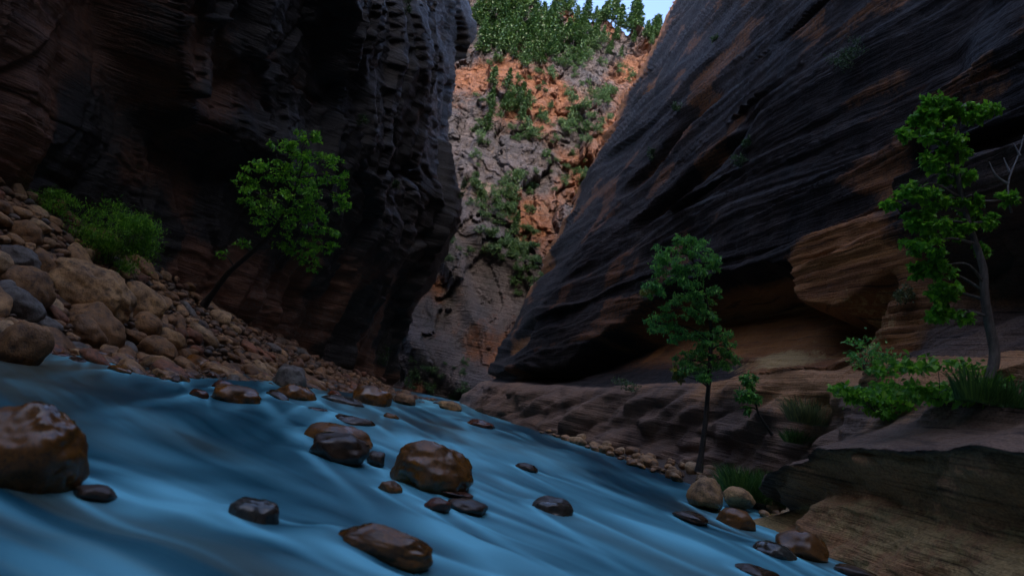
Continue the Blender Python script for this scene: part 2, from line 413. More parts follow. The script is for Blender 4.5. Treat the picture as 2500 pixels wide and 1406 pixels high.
# unseen cliff added behind the camera to keep sun off the near canyon
def rear_sun_block():
    X, Z = np.meshgrid(np.linspace(-40, 50, 90), np.linspace(-0.5, 88, 90), indexing='ij')
    Y = -33 - 0.12 * Z + 1.5 * fbm(X * 0.1, Z * 0.1, 0, 3, 290)
    z0 = np.zeros_like(X) + 0.3
    tag(link('rear_sun_block', grid_mesh('rear_sun_block', np.stack([X, Y, Z], -1), {'fresh': z0, 'pale': z0 * 0, 'bench': z0 * 0}, flip=True), M['rwall']), kind='structure')
rear_sun_block()

# ------------------------------------------------------------------ far cliff at the bend
SKY = np.array([aty(px, py, 75.5) for px, py in ((1100, -170), (1300, -45), (1350, 6), (1450, 22), (1510, 45), (1560, 62), (1600, 78), (1700, 90))])
def far_cliff():
    xs = np.linspace(-26, 34, 520); zs = np.concatenate([np.linspace(-0.5, 20, 190), np.linspace(20.15, 1, 1), np.linspace(20.3, 80, 330)])
    zs = np.sort(zs[zs < 81]); 
    X, W = np.meshgrid(xs, np.linspace(0, 1, 520), indexing='ij')
    zt = np.interp(X, SKY[:, 0], SKY[:, 2]) + 1.2 * fbm(X * 0.25, 0 * X, 0, 3, 300)
    Z = -0.5 + (zt + 0.5) * np.where(W < 0.94, W / 0.94, 1.0)
    zz = Z
    base = np.interp(zz, [0, 6, 14, 22, 34, 50, 62, 80], [47, 48.5, 53, 60, 68, 78, 90, 104])
    base = base - 0.10 * (X - 2) + 0.008 * (X - 2) ** 2
    y = base
    # broken blocks, two sizes, with joints
    wx = X + 1.3 * fbm(X * 0.3, zz * 0.3, 0, 4, 301); wz_ = zz + 1.3 * fbm(X * 0.3, zz * 0.3, 0, 4, 302) + 0.25 * X
    for (sx, sz_, amp, sd) in ((5.5, 11.0, 3.2, 1), (2.4, 5.2, 1.4, 2), (1.1, 2.4, 0.5, 3), (0.5, 0.9, 0.15, 4)):
        f1, f2, cid = worley(wx / sx, wz_ / sz_, sd * 10)
        y = y + amp * (hash1(cid, sd) - 0.5) + 0.07 * amp * (1 - ss(0.0, 0.12, f2 - f1)) + amp * 0.5 * ((hash1(cid, sd + 5) - .5) * (wx / sx - np.floor(wx / sx)) )
    y = y + 0.6 * fbm(X * 0.4, zz * 0.25, 0, 4, 305)
    y = y + 0.35 * fbm(X * 1.3, zz * 0.45, 0, 3, 313)
    # ledges
    st = zz / 3.1 + 0.6 * fbm(X * 0.08, zz * 0.05, 0, 2, 306) + 0.06 * X
    y = y + 1.1 * (np.abs((st - np.floor(st)) - 0.5) - 0.25) * ss(16, 22, zz)
    # smooth varnished slabs low down
    flat = ss(15, 11, zz + 0.5 * X)
    y = lerp(y, 47.5 + 0.30 * zz - 0.12 * X + 0.5 * fbm(X * 0.2, zz * 0.25, 0, 2, 307) - 1.6 * ss(0.0, 0.5, pn(X * 0.22 + zz * 0.1, zz * 0.24 + X * 0.12, 0, 308)) + 0.18 * (y - base), 0.8 * flat)
    y = np.where(W > 0.94, y + (W - 0.94) / 0.06 * 60, y)
    zfin = Z + np.where(W > 0.94, (W - 0.94) / 0.06 * 4, 0)
    fresh = 0.40 + 0.7 * fbm(X * 0.12, zz * 0.10, 0, 3, 310) + 0.30 * ss(-2, 10, X - 2 + 0.0 * zz) * ss(10, 30, zz)
    pale_k = 1 - flat
    fresh = lerp(fresh, 0.20 + 0.9 * fbm(X * 0.22 + 3, zz * 0.2, 0, 3, 311), flat)
    pale = (0.2 + 0.35 * fbm(X * 0.2, zz * 0.2, 0, 3, 312)) * pale_k
    P = np.stack([X, y, zfin], -1)
    o = link('far_cliff', grid_mesh('far_cliff', P, {'fresh': fresh, 'pale': pale}, smooth=False), M['fcliff']); tag(o, kind='structure')
    return P
FC = far_cliff()
# ------------------------------------------------------------------ ground and river bed
t = NT('river_bed'); c_ = t.coords((1, 1, 1))
t.link(t.ramp(t.noise(c_, 3, 6), [(0.3, (0.03, 0.018, 0.011)), (0.7, (0.09, 0.055, 0.032))]), t.p.inputs['Base Color']); t.p.inputs['Roughness'].default_value = 0.8
t.link(t.bump(t.noise(c_, 14, 5), 0.04), t.p.inputs['Normal']); M['bed'] = t.m
def ground_sheet():
    xs = np.concatenate([np.linspace(-60, -14, 20), np.linspace(-13.6, 8, 140), np.linspace(9, 70, 24)])
    ys = np.concatenate([np.linspace(-40, 0, 50), np.linspace(0.3, 45, 180), np.linspace(47, 200, 40)])
    X, Y = np.meshgrid(xs, ys, indexing='ij')
    Zl = talus_h(X, Y)
    Z = np.where(X < xl(Y), Zl, np.where(X > xw(Y), 0.28 * (X - xw(Y)), -0.10 - 0.8 * np.minimum(1, np.minimum(X - xl(Y), xw(Y) - X))))
    Z = np.clip(Z, -0.8, 4.2); Z = np.where(X > xw(Y), np.clip(Z, -0.4, 0.3), Z) - 0.03
    Z = np.where(Y > 42, -0.45, Z)
    o = link('ground', grid_mesh('ground', np.stack([X, Y, Z], -1), flip=False), M['bed']); tag(o, kind='structure')
ground_sheet()

# ------------------------------------------------------------------ river
t = NT('silky_water'); c_ = t.coords((1, 1, 1))
foam = t.attr('foam'); shal = t.attr('shallow')
cb = t.node('ShaderNodeCombineXYZ'); t.link(t.math('MULTIPLY', t.attr('psi'), 9.0), cb.inputs[0]); t.link(t.math('MULTIPLY', t.attr('flow'), 1.1), cb.inputs[1])
stk = t.noise(cb.outputs[0], 1.0, 4, 0.6, 0.3)
foam = t.math('ADD', foam, t.math('MULTIPLY', t.math('MULTIPLY', t.math('SUBTRACT', stk, 0.5), 0.45), t.math('ADD', 0.10, t.math('MULTIPLY', t.math('SUBTRACT', t.attr('flow'), 4.0), 0.5, clamp=True))), clamp=True)
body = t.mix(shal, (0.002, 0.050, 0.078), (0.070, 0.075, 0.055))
col = t.mix(foam, body, (0.21, 0.62, 0.74))  # blue of the reflected sky is put into the body and foam colours
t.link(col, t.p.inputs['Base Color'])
t.link(t.ramp(foam, [(0.0, 0.34), (1.0, 0.65)]), t.p.inputs['Roughness'])
t.link(t.bump(stk, 0.012, 0.25), t.p.inputs['Normal']); t.p.inputs['IOR'].default_value = 1.33; t.p.inputs['Specular IOR Level'].default_value = 0.28
M['water'] = t.m

# rocks standing in the river: pixel x, y of the waterline centre, width px, height px, depth ratio, tilt, look
RIVER_ROCKS = []
_gy = np.linspace(-30, 60, 1801); _gk = np.where(_gy > 7, np.where(_gy < 19, 0.05, 0.0), 0.15 + 0.55 * ss(4.5, 1.2, _gy)) * (_gy > 0.4)
_gl = np.concatenate([[0], np.cumsum((_gk[1:] + _gk[:-1]) / 2 * np.diff(_gy))]); _gl -= np.interp(4.0, _gy, _gl)
GEXP = lambda y: 1.8 * np.exp(np.interp(y, _gy, _gl))
GK = lambda y: float(np.interp(y, _gy, _gk))
def river(rocks):
    tt = np.linspace(1 / 0.9, 1 / 46, 560); ys = np.concatenate([np.linspace(-30, 0.8, 60), 1 / tt])
    w = np.linspace(0, 1, 420)
    a = xl(ys) - 1.6; b = xw(ys) + 1.3
    X = a[:, None] + (b - a)[:, None] * w[None, :]; Y = np.repeat(ys[:, None], len(w), 1)
    psi = (X - 3.2) / GEXP(Y); s = np.where(Y > 0, np.log1p(np.maximum(Y, 0)) * 3.0, Y)
    psi = psi + 0.10 * pn(psi * 1.5, s * 0.5, 0, 400)
    h = 0.014 * fbm(psi * 1.6, s * 0.45, 0, 2, 401) + 0.003 * fbm(psi * 4, s * 0.8, 0, 2, 402)
    h = h + 0.035 * ss(4.5, 1.5, Y) * fbm(X * 1.3, Y * 1.6, 0, 2, 403) + 0.025 * fbm(X * 0.9, Y * 0.5, 0, 2, 404)
    ca_ = (X + 0.5 * Y); nr_ = ss(5.5, 2.2, Y)
    f = fbm(psi * 1.6, s * 0.5, 0, 2, 405, 0.5) * lerp(0.6, 0.38, nr_) + fbm(psi * 6, s * 0.9, 0, 3, 406, 0.6) * lerp(0.32, 0.05, nr_) + 0.50 * nr_ * fbm(ca_ * 1.1, (Y - 0.35 * X) * 1.9, 0, 2, 408) + 9.0 * h + 0.25 * ss(-1.5, 1.5, X) - 0.2 * ss(-1.5, -4, X)
    foam = ss(-0.55, 0.95, 1.5 * f) ** 1.6
    patch = ss(-0.5, 0.6, fbm(X * 0.45, Y * 0.22, 0, 2, 407))
    foam = foam * (0.35 + 0.65 * patch)
    # standing crests and slack troughs of the near water
    for (cx, cy, al_, ac_, k_) in ((170, 1375, 0.42, 0.16, 0.75), (560, 1300, 0.25, 0.10, -0.55), (470, 1225, 0.30, 0.12, 0.50), (330, 1085, 0.55, 0.20, 0.35), (230, 950, 1.1, 0.25, -0.35), (1180, 1330, 0.40, 0.13, 0.60), (1560, 1290, 0.60, 0.16, 0.65), (1720, 1345, 0.45, 0.15, 0.50), (1260, 1190, 0.45, 0.14, 0.55), (1480, 1200, 0.9, 0.18, 0.40), (1150, 1290, 0.35, 0.10, -0.40), (1640, 1230, 0.6, 0.12, -0.35), (880, 1250, 0.35, 0.14, -0.35), (760, 1200, 0.4, 0.12, 0.30), (1010, 1060, 1.0, 0.22, 0.30), (1330, 1120, 1.4, 0.2, 0.35), (60, 1300, 0.25, 0.12, -0.4)):
        g0 = ground(cx, cy); kk = GK(g0[1]) * (3.2 - g0[0]); L = math.hypot(kk, 1); dx, dy = X - g0[0], Y - g0[1]
        al = (dx * kk - dy) / L; ac = (dx + dy * kk) / L + 0.05 * pn(X * 3, Y * 3, 0, 412)
        bl = np.exp(-(al / al_) ** 2 - (ac / ac_) ** 2)
        foam = np.clip(foam + k_ * bl, 0, 1); h = h + 0.03 * k_ * bl
    for (rx, ry, rr) in rocks:
        g = float(GEXP(ry)); k = GK(ry) * (3.2 - rx)
        dx, dy = X - rx, Y - ry
        L = math.hypot(k, 1); al = (dx * k - dy) / L; ac = (dx + dy * k) / L        # along flow (downstream +), across
        wk = np.exp(-(ac / (0.75 * rr + 0.12 * np.clip(al, 0, 3))) ** 2) * ss(-0.2 * rr, 0.8 * rr, al) * np.exp(-np.clip(al, 0, None) / (5 * rr))
        edge = np.exp(-((np.abs(ac) - 1.05 * rr - 0.10 * np.clip(al, 0, 9)) / (0.30 * rr)) ** 2) * ss(-1.2 * rr, 0.3 * rr, al) * np.exp(-np.clip(al, 0, None) / (6 * rr))
        up = np.exp(-(((al + 1.1 * rr) / (0.5 * rr)) ** 2 + (ac / (1.1 * rr)) ** 2))
        h = h - 0.10 * rr * wk + 0.16 * rr * up + 0.05 * rr * edge
        foam = np.clip(foam * (1 - 0.35 * wk) + 0.30 * wk * ss(0.8 * rr, 2.5 * rr, al) + 0.65 * edge + 0.15 * up, 0, 1)
    edgeL = X - xl(Y)
    shallow = np.clip(ss(2.6, 0.2, edgeL) * ss(22, 8, Y) + 0.9 * ss(-0.2, 0.5, fbm(psi * 1.2, s * 0.3, 0, 3, 410)), 0, 1)
    foam = foam * lerp(1.0, 0.45, ss(1.8, 0.0, edgeL))
    h = h * ss(0.0, 1.2, np.minimum(edgeL, xw(Y) - X) + 0.5)
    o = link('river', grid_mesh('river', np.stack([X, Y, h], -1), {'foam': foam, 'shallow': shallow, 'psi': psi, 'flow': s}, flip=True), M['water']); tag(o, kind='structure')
# ------------------------------------------------------------------ boulders
import bmesh
def ico(sub):
    bm = bmesh.new(); bmesh.ops.create_icosphere(bm, subdivisions=sub, radius=1.0)
    V = np.array([v.co[:] for v in bm.verts]); Fc = np.array([[v.index for v in f.verts] for f in bm.faces]); bm.free()
    return V, Fc
ICO = {s: ico(s) for s in (1, 2, 4, 5)}

def boulder_shape(seed, sub=4, cuts=3, rough=1.0, pits=0):
    V, Fc = ICO[sub]; r = np.random.default_rng(seed)
    p = V.copy(); e = r.uniform(2.05, 2.6)
    p = p / (np.sum(np.abs(p) ** e, 1) ** (1 / e))[:, None]                # rounded box
    for _ in range(cuts):                                                 # softly worn facets
        n = r.normal(size=3); n /= np.linalg.norm(n); d = r.uniform(0.70, 0.92)
        k = p @ n - d; p = p - np.where(k > 0, k * 0.7, 0)[:, None] * n
    s = r.uniform(0, 50)
    nse = 0.16 * pn(p[:, 0] * 1.1 + s, p[:, 1] * 1.1, p[:, 2] * 1.1) + rough * (0.05 * pn(p[:, 0] * 2.6 + s, p[:, 1] * 2.6, p[:, 2] * 2.6) + 0.022 * pn(p[:, 0] * 6 + s, p[:, 1] * 6, p[:, 2] * 6) + 0.010 * pn(p[:, 0] * 14 + s, p[:, 1] * 14, p[:, 2] * 14))
    for _ in range(pits):
        n = r.normal(size=3); n /= np.linalg.norm(n); w = r.uniform(0.08, 0.2)
        dd = np.linalg.norm(V - n, axis=1); nse = nse - 0.6 * w * np.exp(-(dd / w) ** 2) + 0.1 * w * np.exp(-((dd - 1.5 * w) / w) ** 2)
    return p * (1 + nse)[:, None], Fc

def boulder_material(name, stops, wet_all=False, rnd='object'):
    t = NT(name); co = t.coords((1, 1, 1)); wo = t.node('ShaderNodeNewGeometry').outputs['Position']
    if rnd == 'object': rv = t.node('ShaderNodeObjectInfo').outputs['Random']
    else: rv = t.attr('rnd')
    sp = t.node('ShaderNodeVectorMath', operation='ADD'); t.link(wo, sp.inputs[0])
    cb = t.node('ShaderNodeCombineXYZ'); t.link(t.math('MULTIPLY', rv, 37.0), cb.inputs[0]); t.link(cb.outputs[0], sp.inputs[1])
    v = sp.outputs[0]
    n1 = t.noise(v, 3.2, 5, 0.6, 0.5); n2 = t.noise(v, 26, 4, 0.7); n3 = t.noise(v, 9, 6, 0.65)
    x = t.node('ShaderNodeValToRGB'); e = x.color_ramp.elements; x.color_ramp.interpolation = 'LINEAR'
    while len(e) < len(stops): e.new(0.5)
    for el, (p_, c) in zip(e, stops): el.position = p_; el.color = (*c, 1)
    t.link(rv, x.inputs[0]); base = x.outputs[0]
    base = t.mix(t.ramp(n1, [(0.35, 0.0), (0.7, 0.75)]), base, (0.07, 0.036, 0.020))
    base = t.mix(t.ramp(n3, [(0.34, 0.75), (0.52, 0.0)]), base, (0.04, 0.028, 0.022))
    n5 = t.noise(v, 70, 3, 0.75); base = t.mix(t.ramp(n5, [(0.36, 0.7), (0.5, 0.0)]), base, (0.05, 0.036, 0.028))
    base = t.mix(t.ramp(n2, [(0.58, 0.0), (0.75, 0.30)]), base, (0.30, 0.22, 0.16))
    z = t.node('ShaderNodeSeparateXYZ'); t.link(wo, z.inputs[0])
    wet = t.ramp(t.math('ADD', z.outputs[2], t.math('MULTIPLY', t.math('SUBTRACT', n3, 0.5), 0.10)), [(0.05, 1.0), (0.11, 0.0)]) if not wet_all else t.ramp(n1, [(0.2, 1.0), (0.8, 0.75)])
    dark = t.mix(1.0, base, (0.75, 0.62, 0.46), 'MULTIPLY')
    t.link(t.mix(wet, base, dark), t.p.inputs['Base Color'])
    t.link(t.mix(wet, (0.72, 0.72, 0.72), t.ramp(t.noise(v, 5.0, 2, 0.5), [(0.44, (0.10, 0.10, 0.10)), (0.56, (0.48, 0.48, 0.48))])), t.p.inputs['Roughness'])
    t.link(t.math('MULTIPLY', wet, 0.12 if wet_all else 0.1), t.p.inputs['Coat Weight']); t.p.inputs['Coat Roughness'].default_value = 0.16
    hh = t.math('ADD', t.math('MULTIPLY', n2, 0.25), t.math('MULTIPLY', n3, 0.25 if wet_all else 1.0))
    t.link(t.bump(hh, 0.030 if not wet_all else 0.005, 0.9), t.p.inputs['Normal'])
    return t.m
STONE = [(0.0, (0.26, 0.13, 0.05)), (0.18, (0.38, 0.20, 0.085)), (0.36, (0.20, 0.095, 0.036)), (0.5, (0.34, 0.175, 0.072)), (0.62, (0.13, 0.125, 0.115)), (0.72, (0.30, 0.145, 0.06)), (0.85, (0.24, 0.085, 0.036)), (0.95, (0.16, 0.14, 0.115)), (1.0, (0.33, 0.19, 0.09))]
M['boulder'] = boulder_material('bank_boulder', STONE)
M['cobble'] = boulder_material('bank_cobble', STONE, rnd='attr')
def single(name, c, wet): return boulder_material(name, [(0.0, c), (1.0, c)], wet)
for _n, _c in (('tan', (0.50, 0.27, 0.11)), ('brown', (0.32, 0.155, 0.058)), ('buff', (0.58, 0.36, 0.175)), ('grey', (0.19, 0.18, 0.165)), ('red', (0.36, 0.13, 0.055))):
    M['bank_' + _n] = single('bank_' + _n + '_stone', _c, False)
M['wet_brown'] = single('wet_brown_stone', (0.32, 0.14, 0.030), True)
M['wet_dark'] = single('wet_dark_stone', (0.075, 0.055, 0.045), True)
M['wet_blue'] = single('wet_blue_grey_stone', (0.07, 0.085, 0.095), True)
M['wet_red'] = single('wet_red_stone', (0.20, 0.06, 0.03), True)
M['dry_tan'] = single('dry_tan_stone', (0.58, 0.33, 0.14), False)
M['dry_brown'] = single('dry_brown_stone', (0.36, 0.18, 0.066), False)
M['dry_grey'] = single('dry_grey_stone', (0.19, 0.185, 0.17), False)

def talus_hit(px, py):
    d = ray(px, py); o = np.array([0, 0, H])
    for tq in np.geomspace(1.5, 60, 900):
        p = o + d * tq
        if p[2] <= (float(talus_h(p[0], p[1])) if p[0] < float(xl(p[1])) else 0.0): return p
    return o + d * 30

def px_boulder(px, bot, w, h, mat, label, seed, bank=False, ar=0.8, turn=0.0, sink=0.35, cuts=3, pits=0, z0=0.0, name='boulder', group=None, sub=4, rough=1.7):
    p = talus_hit(px, bot) if bank else ground(px, bot, z0)
    dist = float(np.dot(p - np.array([0, 0, H]), fwd)) ; m = dist / F
    wm, hm = w * m, h * m
    rx = wm / 2; ry = rx * ar; hm = max(hm - 1.7 * ry * (H - p[2]) / dist, 0.40 * hm); rz = hm / (2 - sink * 2) if sink < 0.8 else hm
    V, Fc = boulder_shape(seed, sub, cuts, rough, pits)
    ext = np.abs(V).max(0); V = V / ext * np.array([rx, ry, rz])
    me = new_mesh(name, V, Fc, 3)
    d = ray(px, bot); dh = np.array([d[0], d[1], 0]); dh /= np.linalg.norm(dh)
    c = p + dh * ry * 0.7
    o = link(name, me, M[mat], loc=(c[0], c[1], (p[2] if bank else z0) + hm - rz))
    o.rotation_euler = (0, (0.42 if bank else 0.0), math.atan2(-dh[0], dh[1]) + turn)
    tag(o, label, 'rock', group)
    return (c[0], c[1], max(rx, ry))

rocks = []
def rr(*a, **k):
    q = px_boulder(*a, **k); rocks.append(q); return q
rr(40, 1185, 300, 245, 'wet_brown', 'huge wet brown boulder with dark pits at the left edge, nearest the camera', 11, ar=0.7, cuts=4, pits=10, sub=5, sink=0.3)
rr(235, 1205, 100, 34, 'wet_dark', 'dark rounded stone just awash beside the huge pitted boulder', 12, sink=0.6)
rr(572, 976, 132, 46, 'wet_brown', 'flat wet brown rock with white glint, alone in midstream on the left', 13, sink=0.45, cuts=5)
rr(706, 945, 84, 56, 'dry_grey', 'grey rounded stone standing behind a flat brown rock in the left shallows', 14)
rr(722, 970, 104, 36, 'wet_brown', 'flat brown rock in front of the grey rounded stone in the left shallows', 15, sink=0.5)
rr(905, 986, 100, 50, 'wet_brown', 'brown hump-backed rock towards the far left shallows', 16)
rr(985, 986, 62, 28, 'dry_brown', 'small brown stone just right of the far hump-backed rock', 17)
rr(825, 1082, 185, 56, 'wet_brown', 'long low brown rock lying behind the glinting dark boulder in midstream', 18, ar=0.6, turn=-0.3, sink=0.5)
rr(822, 1128, 150, 82, 'wet_dark', 'dark wet boulder with bright blue sky glint on its flat top', 19, ar=0.75, cuts=1, sink=0.25)
rr(916, 1132, 48, 36, 'wet_dark', 'little dark stone tucked against the glinting boulder', 20)
rr(1050, 1192, 218, 128, 'wet_brown', 'largest midstream boulder, glossy brown and round shouldered', 21, ar=0.75, cuts=2, sink=0.28, sub=5)
rr(950, 1198, 66, 30, 'wet_brown', 'small glinting wet stone left of the largest midstream boulder', 22, sink=0.4)
rr(1112, 1206, 90, 14, 'wet_red', 'thin reddish stone awash under the largest midstream boulder', 23, sink=0.6)
rr(1066, 1244, 68, 36, 'wet_red', 'small red and brown stone below the largest midstream boulder', 24)
rr(1142, 1244, 112, 34, 'wet_dark', 'low dark stone beside the small red one below the largest boulder', 25, sink=0.45)
rr(932, 1352, 262, 84, 'wet_brown', 'long golden brown rock low in the foreground water, bottom centre', 26, ar=0.45, turn=-0.15, sink=0.45, sub=5)
rr(1345, 1258, 120, 56, 'wet_blue', 'blue grey rock half drowned by white water, right of centre', 27, sink=0.55)
rr(615, 1272, 130, 70, 'wet_blue', 'blue grey boulder awash in the foreground, left of the bottom centre', 28, sink=0.55)
rr(1284, 1146, 62, 18, 'wet_dark', 'small flat dark stone alone in midstream right of the largest boulder', 29, sink=0.5)
rr(390, 912, 92, 30, 'wet_dark', 'dark wet stone at the edge of the left bank', 30, sink=0.45)
rr(232, 880, 66, 32, 'wet_brown', 'brown stone in the calm shallows beside the left bank', 31)
rr(1718, 1236, 92, 76, 'dry_tan', 'largest tan boulder on the right bank, foot in the river', 32, ar=0.9, cuts=5, sink=0.2)
rr(1802, 1232, 80, 46, 'dry_tan', 'tan boulder resting against the grass on the right bank', 33, cuts=4, sink=0.2, z0=0.05)
rr(1685, 1272, 92, 30, 'wet_dark', 'dark pointed stone in the water below the largest tan boulder', 34, cuts=6)
rr(1795, 1278, 98, 42, 'wet_brown', 'wet brown rock at the waterline under the two tan boulders', 35, sink=0.45)
rr(1888, 1356, 110, 42, 'wet_blue', 'smooth blue grey rock beside the brown one at lower right', 36, sink=0.5)
rr(1958, 1360, 135, 74, 'wet_brown', 'brown wedge shaped rock in the water at lower right', 37, cuts=5)
rr(1850, 1412, 120, 40, 'wet_dark', 'dark rock cut by the bottom edge at lower right', 38)
rr(2090, 1404, 110, 28, 'wet_dark', 'dark low rock beneath the undercut bank at lower right', 39, sink=0.5)
rr(1895, 1274, 58, 22, 'dry_tan', 'small tan stone at the nose of the undercut outcrop', 40)
rr(1172, 1040, 74, 18, 'wet_red', 'long thin reddish stone in the far rapids near the right wall', 41, sink=0.5)
rr(1095, 1000, 64, 24, 'dry_tan', 'pale tan stone in the far bend of the river', 42)
rr(842, 985, 122, 20, 'wet_blue', 'long flat blue grey slab awash left of the hump-backed rock', 43, sink=0.6)
rr(862, 1030, 112, 22, 'wet_dark', 'flat dark slab awash in midstream below the hump-backed rock', 44, sink=0.6)
rr(772, 1004, 64, 14, 'wet_dark', 'tiny dark stone awash between two slabs in midstream', 45, sink=0.6)
rr(955, 1020, 42, 12, 'wet_brown', 'tiny brown stone awash in the far midstream', 46, sink=0.6)
bk = []
def bb(*a, **k): bk.append(px_boulder(*a, bank=True, **k))
bb(205, 762, 220, 130, 'dry_tan', 'biggest boulder of the left bank, long pale tan loaf with pits', 51, ar=0.6, turn=-0.25, cuts=2, sink=0.2, pits=5, sub=5)
bb(333, 778, 140, 88, 'dry_tan', 'smooth tan boulder just right of the biggest one on the left bank', 52, ar=0.7, turn=-0.2, cuts=2, sink=0.2)
bb(56, 736, 145, 92, 'dry_brown', 'broad brown boulder left of the biggest one on the left bank', 53, sink=0.25)
bb(38, 775, 120, 74, 'dry_grey', 'blue grey smooth boulder at the left edge below a broad brown one', 54, cuts=1, sink=0.2)
bb(228, 822, 165, 82, 'dry_brown', 'dark ridged slab curving over a brown boulder near the left waterline', 55, ar=0.6, sink=0.3, cuts=5)
bb(203, 834, 112, 64, 'dry_brown', 'brown boulder under the ridged slab at the left waterline', 56, sink=0.25)
bb(408, 852, 80, 52, 'dry_tan', 'rounded tan stone behind the angular one at the left waterline', 57, sink=0.2)
bb(378, 880, 104, 62, 'dry_brown', 'angular brown rock with flat faces at the left waterline', 58, cuts=8, sink=0.25)
bb(352, 818, 78, 56, 'dry_brown', 'upright brown stone below the smooth tan boulder on the left bank', 59, sink=0.2)
bb(42, 888, 120, 118, 'dry_brown', 'big dark olive brown boulder at the left edge, foot in the calm water', 60, sink=0.25, ar=0.8)
bb(486, 900, 74, 34, 'wet_brown', 'oval brown stone lying in the water off the left bank', 61, turn=-0.3)
bb(448, 904, 70, 32, 'dry_brown', 'oval tan brown stone beside its twin off the left bank', 62, turn=-0.3)
bb(112, 806, 96, 34, 'dry_grey', 'flat grey stone between the broad brown boulder and the waterline', 63)
bb(36, 655, 112, 58, 'dry_grey', 'long grey boulder at the left edge above the broad brown one', 64, turn=-0.2)
bb(92, 668, 110, 60, 'dry_brown', 'reddish brown boulder behind the biggest one on the left bank', 65)
bb(52, 588, 84, 52, 'dry_brown', 'brown boulder below the reeds high on the left bank', 66)
bb(318, 760, 60, 30, 'dry_grey', 'small grey stone wedged between the two largest tan boulders', 67)
bb(285, 728, 60, 36, 'dry_tan', 'small tan stone above the smooth tan boulder, below the green shrub', 68)

